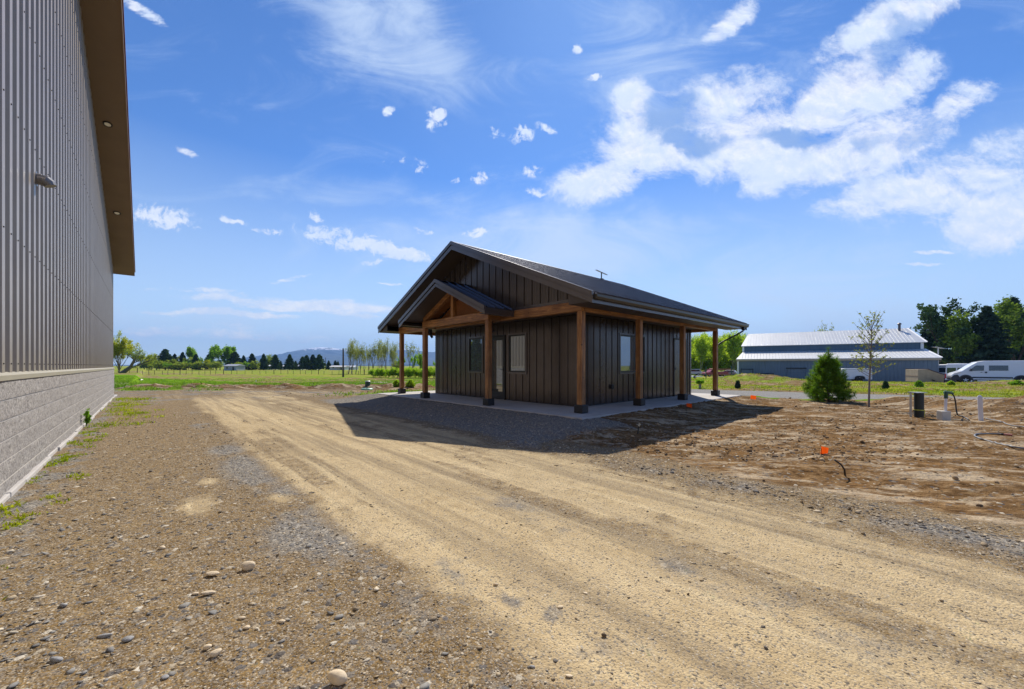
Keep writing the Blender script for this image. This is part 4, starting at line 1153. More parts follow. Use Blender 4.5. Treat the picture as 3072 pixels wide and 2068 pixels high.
# broadleaf trees of the same line
bl = [(454, 1069, 'leafY', 1.0, 230, 'yellow green round tree at the left end of the far tree line'),
      (440, 1083, 'leafO', 1.1, 240, 'low olive bush left of the yellow green tree in the far tree line'),
      (478, 1090, 'leafO', 1.2, 225, 'low olive bush at the foot of the broad dark pine on the left'),
      (531, 1072, 'leafY', .9, 250, 'bright yellow tree showing between two dark conifers'),
      (515, 1083, 'leafO', 1.3, 234, 'dull green bush right of the broad dark pine'),
      (566, 1078, 'leafO', 1.0, 236, 'dull green bush below the tall narrow green tree'),
      (577, 1047, 'leafB', .9, 242, 'tall narrow light green tree between dark conifers'),
      (608, 1076, 'leafA', .8, 228, 'pale green bushy tree left of the big bright green trees'),
      (628, 1080, 'leafA', .8, 226, 'low light green tree just left of the tallest green tree'),
      (640, 1043, 'leafB', 1.0, 238, 'tall green tree, left one of the tall bright clump'),
      (660, 1041, 'leafA', .8, 234, 'tallest bright green tree in the middle of the far clump'),
      (676, 1045, 'leafB', 1.0, 240, 'tall green tree on the right of the bright clump'),
      (692, 1046, 'leafB', .9, 246, 'thin green tree behind the pale shed roof'),
      (766, 1086, 'leafO', 1.0, 225, 'small olive tree in front of the conifers left of the white houses'),
      (808, 1070, 'leafO', .9, 260, 'pale olive tree between two conifers near the white house'),
      (468, 1084, 'leafO', 1.5, 222, 'low yellowish bush left of the broad dark pine'), (505, 1092, 'leafA', 1.6, 220, 'low green bush right at the foot of the broad dark pine'),
      (540, 1090, 'leafO', 1.7, 220, 'low dull bush in front of the bright yellow tree'), (560, 1086, 'leafA', 1.3, 224, 'low green bush left of the pointed dark conifer'), (598, 1088, 'leafO', 1.6, 220, 'olive bush right of the pointed dark conifer'),
      (618, 1085, 'leafY', 1.2, 222, 'pale yellow green bush before the tall bright clump'), (650, 1088, 'leafO', 1.7, 220, 'low olive bush at the foot of the tallest green tree'), (716, 1091, 'leafO', 1.5, 224, 'low bush between dark conifers right of the pale shed'),
      (742, 1089, 'leafA', 1.4, 226, 'small green bush among the dark conifers right of the shed'), (434, 1096, 'leafO', 1.5, 226, 'lowest olive bush at the far left of the tree line'),
      (1190, 1086, 'leafO', .9, 120, 'olive green bush between the bare poplars and the green trees')]
for px, top, key, w, d, lab in bl: place(key, px, top-3, 0, d, w*1.08, label=lab)
# willow like tree by the shop corner: upright clump and a leaning one
broadleaf('willow', 'willow_tree', 10, 4.6, 15, L_yel, m_bark, 3, .06, 4, 22, .22, .45, .75, gr=.1, r0=.35)
place('willow', 356, 1014, 0, 100, .82, label='yellow green willow just beyond the corner of the ribbed shop')
broadleaf('lean', 'leaning_tree', 7, 3.6, 16, L_olive, m_bark, 1, .30, 5, 5, .17, .5, .6, lean=(.9, -.75), gr=.1, r0=.34)
place('lean', 352, 1043, 0, 98, 1.0, rz=0, label='leaning half bare tree with its trunk slanting right beside the willow')
protos['lean'][0].location = WP(362, 98, gz(WP(362, 98).x, WP(362, 98).y))
# bare poplars
pop = [(1044, 1026, 'poplar', 1.0), (1054, 1020, 'poplarB', .9), (1066, 1036, 'poplar', .9), (1080, 1032, 'poplar', .9), (1092, 1048, 'poplarB', .7), (1105, 1042, 'poplar', .8), (1117, 1027, 'poplar', 1.0), (1134, 1022, 'poplarB', .9), (1146, 1030, 'poplar', .8),
       (1160, 1019, 'poplar', .9), (1172, 1040, 'poplarB', .8), (1184, 1030, 'poplarB', 1.0)]
for i, (px, top, key, w) in enumerate(pop):
    place(key, px, top, 0, 108+4*(i % 3), w, label='%s thin half bare poplar from the left, right of the dark utility pole' % ORD[i], group='half bare poplars')
place('bare', 1232, 1028, 0, 105, 1.0, rz=.4, label='bare dark branched tree seen between the two left porch posts')
for px, top, d, key, lab in ((1206, 1072, 98, 'leafA', 'light green tree just left of the leftmost porch post'), (1240, 1066, 96, 'leafA', 'broad light green tree seen between the two left porch posts'),
                        (1262, 1064, 99, 'leafB', 'green tree right of the bare tree between the porch posts'), (1306, 1082, 92, 'leafA', 'light green tree between the second porch post and the dark wall'),
                        (1345, 1075, 97, 'leafA', 'light green tree half hidden behind the dark wall end')):
    place(key, px, top, 0, d, .75, label=lab)
sh = [(1124, 1109, 'shrub', 78), (1142, 1107, 'shrubB', 75), (1162, 1110, 'shrub', 77), (1184, 1105, 'shrubB', 74), (1203, 1107, 'shrub', 76), (1224, 1104, 'shrub', 73), (1240, 1108, 'shrubB', 75), (1256, 1106, 'shrub', 74), (1273, 1109, 'shrubB', 73), (1300, 1104, 'shrub', 72), (1318, 1106, 'shrubB', 74)]
for i, (px, top, key, d) in enumerate(sh):
    place(key, px, top, 0, d, 1.15, label='%s bright green shrub from the left in the hedge row by the porch' % ORD[i], group='bright shrubs at the field edge')
# aspens left of the barn
rng = np.random.default_rng(77)
asp = sorted([(2050, 1012), (2064, 1020), (2078, 1012), (2090, 1016), (2102, 1008), (2112, 1000), (2124, 1012), (2136, 1008), (2152, 1014), (2166, 1004), (2178, 1010), (2190, 1012), (2200, 998), (2212, 1012), (2224, 1006), (2236, 1010), (2250, 1016), (2268, 1012)])
for i, (px, top) in enumerate(asp):
    place('aspen' if i % 2 else 'aspenB', px, top+4, 0, 112+8*((i*7) % 4), 1.0, label='%s bright green aspen from the left, between the dark wall and the barn' % ORD[i], group='bright aspens left of the barn')
broadleaf('aspenL', 'aspen_tree', 6, 2.0, 18, L_asp, m_barkp, 6, .02, 3, 16, .24, .5, .8, gr=.1, r0=.08)
for i, (px, top) in enumerate([(2056, 1062), (2072, 1050), (2089, 1058), (2107, 1048), (2126, 1056), (2143, 1050), (2163, 1058), (2180, 1048), (2198, 1056), (2214, 1050), (2230, 1060), (2248, 1056)]):
    place('aspenL', px, top, 0, 118+5*(i % 2), 1.0, label='%s low bushy aspen from the left, beneath the taller bright aspens' % ORD[i], group='low aspens left of the barn')
# big trees at the right edge
broadleaf('bigpine', 'pine_tree', 16, 6.4, 21, L_pine, m_barkd, 1, .10, 5, 13, .36, .55, 1.0, r0=.35, n=(2, 3))
place('bigpine', 2832, 914, 0, 84, .95, label='large round topped dark pine behind the barn end')
broadleaf('bigpine2', 'pine_tree', 12, 3.2, 27, L_pinel, m_barkd, 1, .08, 4, 16, .34, .4, .9, r0=.25)
place('bigpine2', 2868, 948, 0, 79, .95, label='smaller brownish green pine in front of the large dark pine')
conifer('spruce', 'spruce_tree', 16, 3.8, 22, L_spruce, m_barkd, 26, .04, 22, .34, .85, .3, .35, .7)
place('spruce', 2960, 919, 0, 77, 1.15, label='tall pointed dark spruce between the big pine and the light green tree')
conifer('spruceB', 'spruce_tree', 17, 4.2, 25, L_spruce, m_barkd, 26, .04, 20, .36, .85, .3, .3, .75)
place('spruceB', 3037, 893, 0, 92, .95, label='tallest dark spruce, its tip above the light green tree at right edge')
broadleaf('bigleaf', 'pine_tree', 15, 5.6, 23, L_pinel, m_barkd, 1, .12, 5, 10, .34, .5, 1.1, r0=.3)
place('bigleaf', 3052, 908, 0, 79, .98, label='large light green pine with bare lower trunk at the right edge')
broadleaf('lowleaf', 'leafy_tree', 8, 3.2, 24, L_green, m_bark, 2, .12, 4, 12, .3, .5, .8)
place('lowleaf', 2925, 1028, 0, 82, 1.0, label='low bright green tree between the big pines above the white van')
place('pineC', 2800, 960, 0, 95, 1.2, label='dark conifer left behind the large round pine')
place('pineA', 2905, 1000, 0, 90, 1.2, label='dark conifer filling the gap below the two tall spruces')
place('bare', 2478, 972, 0, 130, .7, label='bare tree top just showing above the barn roof')
# tree out of frame that the porch window reflects
for key, x, y, h, lab in (('spruce', -17, 45, 6.2, 'pointed dark spruce beyond the shop, mirrored in the left porch window'), ('leafO', -20, 52, 5.5, 'olive tree beyond the shop beside the spruce, out of direct view'),
                          ('leafA', -31, 52, 7, 'green tree beyond the shop, mirrored in the glass door'), ('pineB', -40, 58, 8, 'dark conifer farthest beyond the shop, out of direct view')):
    instance(key, (x, y, gz(x, y)), h, x*.7, 1, label=lab)

# ------------------------------------------------------------------ young pine, young deciduous tree
def young_pine():
    p, d = on_ground(2485, 1206); h = zat(1043, d)-p.z
    rng = np.random.default_rng(31); T = thing('young_pine', 'young bushy pine with upright candles beside the gravel road', 'tree', tuple(p))
    mb = MB(); mb.tube([(0, 0, -.1), (0, 0, h*.6), (.01, 0, h*.97)], [.05, .03, .012], 7); P_ = []
    segs = []
    for i in range(15):
        t = .01+.73*i/15; z = h*t; R = .74*(1-t/.86)**.85+.05
        nb = 8 if i < 9 else 6
        for k in range(nb):
            a = 6.28*k/nb+i*.9+rng.normal()*.2; L = R*rng.uniform(.6, 1.15)
            e = Vector((math.cos(a)*L, math.sin(a)*L, z+L*(.15+.35*t)+.02)); s0 = Vector((0, 0, z))
            mb.tube([s0, s0.lerp(e, .6)-Vector((0, 0, .06*L)), e], [.014, .009, .004], 4, cap=False)
            segs.append((s0.lerp(e, .45), e))
            for q in range(2):
                b0 = s0.lerp(e, rng.uniform(.5, .85)); segs.append((b0, b0+Vector((rng.normal()*.10, rng.normal()*.10, rng.uniform(.08, .22)))))
            segs.append((e, e+Vector((rng.normal()*.02, rng.normal()*.02, rng.uniform(.10, .20)))))
    for k in range(5):
        a = k*1.256; b0 = Vector((0, 0, h*.77)); segs.append((b0, b0+Vector((math.cos(a)*.12, math.sin(a)*.12, .22))))
    segs.append((Vector((0, 0, h*.72)), Vector((0, 0, h)))); segs.append((Vector((0, 0, h*.80)), Vector((.02, .02, h*.9))))
    mb.build('trunk', m_barkd, T)
    V = []; T2 = []
    for (a, b) in segs:
        L = (b-a).length; n = int(30+150*L); t = rng.random(n)
        ct = rng.random(); ax = np.array((b-a).normalized())
        base = np.array(a)[None, :]+(np.array(b-a))[None, :]*t[:, None]
        dr = rng.normal(size=(n, 3)); dr -= (dr@ax)[:, None]*ax*.75; dr /= np.linalg.norm(dr, axis=1, keepdims=True)
        dr += ax*.55; dr[:, 2] += .1; dr /= np.linalg.norm(dr, axis=1, keepdims=True)
        ln = .105*rng.uniform(.7, 1.2, n); tip = base+dr*ln[:, None]
        sd = np.cross(dr, rng.normal(size=(n, 3))); sd /= np.linalg.norm(sd, axis=1, keepdims=True); sd *= .0050
        V.append(np.stack([base-sd, base+sd, tip+sd*.5, tip-sd*.5], 1).reshape(-1, 3)); T2.append(np.repeat(np.clip(ct*.55+rng.random(n)*.3+.15*t, 0, 1), 4))
    V = np.vstack(V); np_mesh('needles', V, np.arange(len(V)).reshape(-1, 4), L_young, T, {'tone': ('FLOAT', np.concatenate(T2))})
    # pale drain pipe lying against it
    q, _ = on_ground(2520, 1207); q2, _ = on_ground(2548, 1195)
    t = MB().tube([q+Vector((0, 0, .05)), q.lerp(q2, .5)+Vector((0, 0, .12)), q2+Vector((0, 0, .16))], .035, 8)
    o = t.build('pale_branch', M('weathered_wood', (.45, .42, .36), .8, 0, .2, 8)); prop(o, 'pale weathered branch lying at the foot of the young pine', 'branch')
young_pine()
def sapling():
    p, d = on_ground(2609, 1221); h = zat(960, d)-p.z
    rng = np.random.default_rng(35); T = thing('young_tree', 'slender young deciduous tree with sparse new leaves in front of the barn', 'tree', tuple(p))
    mb = MB(); C = []
    def at(t): return Vector((.03*math.sin(t*5), .02*math.cos(t*4), h*t)) + RT*(.10*max(0, t-.4))
    mb.tube([at(0)-Vector((0, 0, .1)), at(.25), at(.5), at(.75), at(.99)], [.030, .026, .020, .012, .004], 7)
    for i in range(40):
        t = .33+.60*(i/40); a = i*2.4+rng.normal()*.3; L = (.78*(1-t)**.8+.20)*rng.uniform(.75, 1.1)
        lift = .55+3.2*max(0, t-.5)
        e = at(t)+Vector((math.cos(a)*L*.85, math.sin(a)*L*.85, L*lift))
        m_ = at(t).lerp(e, .5)-Vector((0, 0, .05*L)); mb.tube([at(t), m_, e], [.010, .006, .0025], 4, cap=False)
        for k in range(int(4+7*L)):
            f = rng.uniform(.25, 1.02); C.append(tuple(at(t).lerp(e, f)+Vector(rng.normal(size=3))*.02))
            if k % 4 == 0:
                s0 = at(t).lerp(e, f*.9); e2 = s0+Vector((rng.normal()*.13, rng.normal()*.13, rng.uniform(.05, .2))); mb.tube([s0, e2], [.0035, .0015], 3, cap=False)
                for j in range(3): C.append(tuple(s0.lerp(e2, rng.random())))
    mb.build('trunk', M('grey_brown_bark', (.20, .16, .14), .8, 0, .2, 9), T)
    C = np.array(C); ct = np.clip((C[:, 2]/h-.2)*.2+rng.random(len(C))*.8, 0, 1)
    leafobj('leaves', L_red, T, [leaves(C, .035, 2, .034, 1.4, rng, ctone=ct)])
sapling()

# ------------------------------------------------------------------ haze box
def haze():
    o = MB().box(-9900, 9900, -9900, 9900, -75, 520).build('haze', None)
    m = bpy.data.materials.new('haze'); m.use_nodes = True; t = m.node_tree; t.nodes.clear()
    out = t.nodes.new('ShaderNodeOutputMaterial'); v = t.nodes.new('ShaderNodeVolumePrincipled')
    v.inputs['Color'].default_value = (.30, .54, 1.0, 1); v.inputs['Density'].default_value = 1.05e-4; v.inputs['Anisotropy'].default_value = .0
    t.links.new(v.outputs[0], out.inputs['Volume']); o.data.materials.append(m); o['kind'] = 'stuff'
haze()
#@@PART4
# ------------------------------------------------------------------ barn
m_barnw = M('blue_grey_siding', (.115, .165, .215), .5, .1, .06, .8)
m_barnu = M('blue_siding_upper', (.075, .135, .20), .5, .1, .06, .8)
m_barnr = M('pale_metal_roof', (.60, .60, .59), .42, .15, .05, .5, dirt=.10)
m_tan = M('tan_fascia', (.42, .35, .25), .6, 0, .06, 1)
m_steel = M('galvanised', (.42, .43, .44), .4, .6, .08, 5)
def build_barn():
    Lp = WP(2213.6, 71.7); Rp = WP(2815.6, 58.0); base = -1.35
    U = (Rp-Lp); LW = U.length; U.normalize(); N = Vector((-U.y, U.x, 0)); 
    if N.dot(FW) < 0: N = -N
    T = thing('barn', 'long blue grey barn with two tier pale metal roof across the gravel road', 'barn', (Lp.x, Lp.y, base))
    T.rotation_euler = (0, 0, math.atan2(U.y, U.x)); sgn = 1 if (N-Vector((-U.y, U.x, 0))).length < .1 else -1
    P = lambda u, w, z: (u, w*sgn, z-base)
    W1, WR = 6.0, 12.0; WB = WR*2; ze, zu0, zu1, zr = 2.50, 3.95, 5.14, 7.75; iu, ir = .6, 1.2; jr = .35
    mb = MB(); 
    mb.add([P(0,0,base), P(LW,0,base), P(LW,WB,base), P(0,WB,base), P(0,0,ze-.02), P(LW,0,ze-.02), P(LW,WB,ze-.02), P(0,WB,ze-.02)], [(0,1,5,4),(1,2,6,5),(2,3,7,6),(3,0,4,7)])
    u = .45
    while u < LW: mb.add([P(u-.03,-.03,base), P(u+.03,-.03,base), P(u+.03,-.03,ze-.3), P(u-.03,-.03,ze-.3), P(u-.05,0,base), P(u+.05,0,base), P(u+.05,0,ze-.3), P(u-.05,0,ze-.3)], [(0,1,2,3),(4,0,3,7),(1,5,6,2)]); u += .46
    mb.build('wall', m_barnw, T)
    mb = MB(); U1 = LW-.0
    mb.add([P(iu,W1,zu0-.3), P(U1-.3,W1,zu0-.3), P(U1-.3,WB-W1,zu0-.3), P(iu,WB-W1,zu0-.3), P(iu,W1,zu1), P(U1-.3,W1,zu1), P(U1-.3,WB-W1,zu1), P(iu,WB-W1,zu1)], [(0,1,5,4),(1,2,6,5),(2,3,7,6),(3,0,4,7)])
    mb.add([P(U1-.3,W1,zu1), P(U1-.3,WB-W1,zu1), P(U1-.7,WR,zr-.1), P(iu,W1,zu1), P(iu,WB-W1,zu1), P(ir,WR,zr-.1)], [(0,1,2),(3,4,5)])
    u = iu+.4
    while u < U1-.4: mb.add([P(u-.03,W1-.03,zu0-.2), P(u+.03,W1-.03,zu0-.2), P(u+.03,W1-.03,zu1), P(u-.03,W1-.03,zu1), P(u-.05,W1,zu0-.2), P(u+.05,W1,zu0-.2), P(u+.05,W1,zu1), P(u-.05,W1,zu1)], [(0,1,2,3),(4,0,3,7),(1,5,6,2)]); u += .46
    mb.build('upper_wall', m_barnu, T)
    def roofp(name, a, b, ribs=.46):
        (u0, u1, w0, z0), (v0, v1, w1, z1) = a, b
        r = MB(); r.add([P(u0,w0,z0), P(u1,w0,z0), P(v1,w1,z1), P(v0,w1,z1), P(u0,w0,z0-.08), P(u1,w0,z0-.08)], [(0,1,2,3),(4,5,1,0)])
        k = max(u0, v0)+.1
        while k < min(u1, v1)-.1:
            r.add([P(k-.035,w0,z0), P(k,w0,z0+.05), P(k+.035,w0,z0), P(k-.035,w1,z1), P(k,w1,z1+.05), P(k+.035,w1,z1)], [(0,1,4,3),(1,2,5,4),(0,2,1)]); k += ribs
        r.build(name, m_barnr, T)
    roofp('lower_roof', (-.25, LW+.25, -.35, ze-.02), (iu-.05, LW-.0, W1, zu0))
    roofp('upper_roof', (iu-.35, LW+.15, W1-.4, zu1-.1), (ir, LW-.7, WR, zr))
    roofp('upper_roof', (iu-.35, LW+.15, WB-W1+.4, zu1-.1), (ir, LW-.7, WR, zr))
    roofp('lower_roof', (-.25, LW+.25, WB+.35, ze-.02), (iu-.05, LW, WB-W1, zu0))
    e = MB(); e.add([P(0,0,ze-.03), P(iu-.05,W1,zu0-.02), P(iu-.05,WB-W1,zu0-.02), P(0,WB,ze-.03)], [(0,1,2,3)])
    e.build('gable_end', m_barnw, T)
    f = MB(); f.add([P(-.22,-.33,ze-.08), P(LW+.22,-.33,ze-.08), P(LW+.22,-.33,ze-.38), P(-.22,-.33,ze-.38), P(-.22,-.02,ze-.40), P(LW+.22,-.02,ze-.40)], [(0,1,2,3),(3,2,5,4)]); f.build('fascia', m_tan, T)
    def trim(a, b, w=.16):
        m_ = MB().bar(P(*a), P(*b), w, .08, up=(0, 1, 0)); m_.build('white_trim', m_white, T)
    trim((.02,-.06,base), (.02,-.06,ze-.4), .28); trim((LW-.3,W1-.06,zu0-.1), (LW-.3,W1-.06,zu1-.12), .35); trim((iu,W1-.06,zu0), (iu,W1-.06,zu1-.1), .3)
    trim((LW+.17,W1-.4,zu1-.1), (LW-.68,WR,zr), .2); trim((LW+.27,-.35,ze-.02), (LW+.0,W1,zu0), .2)
    # stove flue near the right end of the ridge
    fx = LW-1.9
    fl = MB().lathe([(.18, -.3), (.18, 1.0)], 14, P(fx, WR-1.0, zr-.4)).lathe([(.30, 1.02), (.30, 1.12), (.1, 1.3)], 14, P(fx, WR-1.0, zr-.4)); fl.build('flue', M('flue_pipe', (.12, .10, .10), .5, .5), T)
    # sliding door outline with black track
    def uof(px):
        q = px_ray(px); a = Lp.dot(RT); b_ = U.dot(RT); c = Lp.dot(FW); d = U.dot(FW); return (q*c-a)/(b_-q*d)
    u0, u1 = uof(2360), uof(2417); dd = (Lp+U*u0).dot(FW); zt = zat(1105, dd)
    t = MB().bar(P(u0-.1,-.14,zt), P(u1+.1,-.14,zt), .16, .16); o = t.build('door_track', m_black, T)
    t = MB()
    for (a, b_) in (((u0,-.07,base), (u0,-.07,zt)), ((u1,-.07,base), (u1,-.07,zt)), ((u0,-.07,zt-.75), (u1,-.07,zt-.75))): t.bar(P(*a), P(*b_), .05, .04, up=(0, 1, 0))
    t.build('door_frame', m_barnu, T)
    return T, Lp, U, N, uof, base
barn, bL, bU, bN, uof, bz = build_barn()
# steel racks leaning by the barn wall
def rack(px0, px1, ytop, ybot, lab, bench=False, off=1.0):
    u0, u1 = uof(px0), uof(px1); P0 = bL+bU*u0-bN*off; P1 = bL+bU*u1-bN*off
    d = P0.dot(FW); zt = zat(ytop, d); g = gz(P0.x, P0.y)
    T = thing('steel_rack', lab, 'rack', (P0.x, P0.y, g)); L = (P1-P0).length; D = bU; h = zt-g
    at = lambda a, b, w=0: D*a+Vector((0, 0, b))-bN*w
    def bar(a, b, nm): MB().bar(a, b, .11, .11, up=(.3, .2, 1)).build(nm, m_black, T)
    bar(at(0, 0), at(0, h+.12), 'upright'); bar(at(L, 0), at(L, h+.1), 'upright')
    bar(at(0, h), at(L, h), 'rail'); bar(at(0, h*.56), at(L, h*.56), 'rail')
    if bench:
        bar(at(0, h*.38, .5), at(L, h*.38, .5), 'rail'); bar(at(-.6, 0, .6), at(0, h*.9), 'brace'); bar(at(L+.9, 0), at(L+.7, h*.6), 'brace'); bar(at(L, h*.6), at(L+.8, h*.6), 'brace')
    else: bar(at(0, .15), at(L, .15), 'rail')
rack(2224, 2259, 1108, 1140, 'tall black steel rack frame against the left end of the barn wall')
rack(2268, 2319, 1121, 1141, 'low wide black steel rack beside the tall rack by the barn', True)

def offs(px, d): return WP(px, d)
def frame_from(px0, d0, px1, d1):
    a = WP(px0, d0); b = WP(px1, d1); U = (b-a); L = U.length; U.normalize(); N = Vector((-U.y, U.x, 0))
    s = 1
    if N.dot(FW) < 0: N = -N; s = -1
    return a, U, N, L, s

# white enclosed trailer
def trailer():
    d = 56.5; a = WP(2523, d+.8); b = WP(2617, d-.6); U = (b-a); L = U.length; U.normalize(); g = gz(a.x, a.y)
    h = zat(1106, d)-g
    T = thing('cargo_trailer', 'white enclosed box trailer parked by the barn behind the young trees', 'trailer', (a.x, a.y, g), math.atan2(U.y, U.x))
    mb = MB(); pr = [(0, .42), (0, h-.35), (.18, h-.06), (.45, h), (L-.08, h), (L, h-.1), (L, .42)]
    mb.prism(pr, lambda u, v, t: (u, t, v), 0, 2.0); mb.build('body', m_white, T, bevel=.04)
    f = MB(); x = L*.60
    f.prism([(x-.62, .42), (x-.5, .80), (x-.3, .92), (x+.3, .92), (x+.5, .80), (x+.62, .42), (x+.45, .42), (x, .78), (x-.45, .42)], lambda u, v, t: (u, t, v), -.2, 0); f.build('fender', m_black, T)
    for y in (-.12, 1.9):
        w = MB().lathe([(.33, 0), (.33, .2)], 20); w.v = [(x+p[0], y+p[2], .33+p[1]) for p in w.v]; o = w.build('wheel', m_black, T)
    MB().box(.02, L-.02, -.02, 0, h-.16, h-.10).build('trim_strip', m_steel, T)
    MB().bar((0, 1, .45), (-1.2, 1, .45), .1, .1).build('hitch', m_black, T)
trailer()
# tan metal box with a sloping end
def tanbox():
    A = RT*51.4+FW*52.0; B = RT*50.5+FW*49.5; v = (B-A); n = Vector((v.dot(RT), v.dot(FW), 0))
    D = (RT*.94-FW*.34).normalized(); L = 2.46; g = gz(B.x, B.y); W_ = (A-B)
    T = thing('metal_bin', 'tan rusty metal bin with one sloping end in front of the barn corner', 'bin', (B.x, B.y, g))
    zt = zat(1109, 49.5)-g; zl = zat(1126, 48.7)-g
    prof = [(0, .08), (L, .08), (L, zl), (.95, zt), (0, zt)]
    mb = MB(); mb.prism(prof, lambda u, v, t: tuple(D*u+W_*t+Vector((0, 0, v))), 0, 1)
    mm = M('rusty_tan_paint', (.42, .33, .20), .7, 0, .12, 2.5, dirt=.7); mb.build('box', mm, T, bevel=.02)
    r = MB(); r.bar(D*.95+Vector((0, 0, zt+.04)), D*(L+.06)+Vector((0, 0, zl+.05)), .10, .07); r.bar(W_+D*.95+Vector((0, 0, zt+.04)), D*.95+W_*.0+Vector((0, 0, zt+.05)), .06, .06); r.bar(W_+Vector((0, 0, zt+.05)), W_+D*.95+Vector((0, 0, zt+.05)), .08, .08)
    r.build('rim', M('rust', (.10, .05, .03), .8), T)
    MB().box(-.02, .0, -.02, 0, 0, 0).v
    s = MB(); s.bar(D*-.0+W_*.02+Vector((0, 0, zt*.48))-D*.012, W_+Vector((0, 0, zt*.48))-D*.012, .03, .05); s.build('seam', M('rust_seam', (.16, .08, .05), .8), T)
    MB().box(-.15, .15, -.08, .08, 0, .12).v
    q = MB().bar(D*1.3+Vector((0, 0, .35))-W_*.015, D*1.6+Vector((0, 0, .22))-W_*.015, .10, .08); q.build('hook', m_black, T)
tanbox()
# solar street lamp on a pole behind the barn
def solar():
    d = 66; p = WP(2814, d); g = gz(p.x, p.y); zt = zat(1044, d)-g
    T = thing('solar_lamp', 'solar panel lamp on a white pole just right of the barn end', 'lamp', (p.x, p.y, g))
    MB().tube([(0, 0, 0), (0, 0, zt)], .09, 8).build('pole', m_white, T)
    MB().bar(RT*-.75+Vector((0, 0, zt+.18)), RT*.75+Vector((0, 0, zt-.12)), .7, .06).build('panel', M('solar_panel', (.55, .58, .60), .25, .2), T)
solar()

# ------------------------------------------------------------------ vans
m_vanw = M('white_vehicle_paint', (.74, .75, .77), .28, 0, .02, 1, coat=.6)
m_clad = M('dark_grey_plastic', (.035, .038, .045), .6, 0, .08, 6)
m_tyre = M('tyre_rubber', (.015, .015, .016), .85, 0, .1, 10)
m_rim = M('alloy_rim', (.50, .50, .52), .3, .7, .05, 5)
m_red = M('red_lens', (.42, .015, .02), .25, 0, .05, 5)
m_head = M('head_lamp', (.62, .60, .62), .15, .2, .05, 5)
def wheel(parent, x, y, r, w, side):
    t = MB().lathe([(r*.62, 0), (r*.93, 0), (r, .03), (r, w-.03), (r*.93, w), (r*.62, w)], 24); t.v = [(x+p[0], y+p[2], r+p[1]) for p in t.v]
    o = t.build('wheel', m_tyre, parent)
    rm = MB(); yo = y-.006 if side < 0 else y+w+.006
    rm.lathe([(r*.64, 0), (r*.60, .012), (r*.2, .01)], 20); rm.v = [(x+p[0], yo+(p[2]*-side*-1 if False else 0), r+p[1]) for p in rm.v]
    rm.build('rim', m_rim, o)
    hb = MB()
    for k in range(5):
        a = k*1.2566+.3; hb.bar((x, yo+side*.012, r), (x+math.cos(a)*r*.60, yo+side*.012, r+math.sin(a)*r*.60), r*.17, .02, up=(0, 1, 0))
    hb.build('spokes', m_white, o)
    return o
def slab_poly(pts, y0, y1): mb = MB(); mb.prism(pts, lambda u, v, t: (u, t, v), y0, y1); return mb
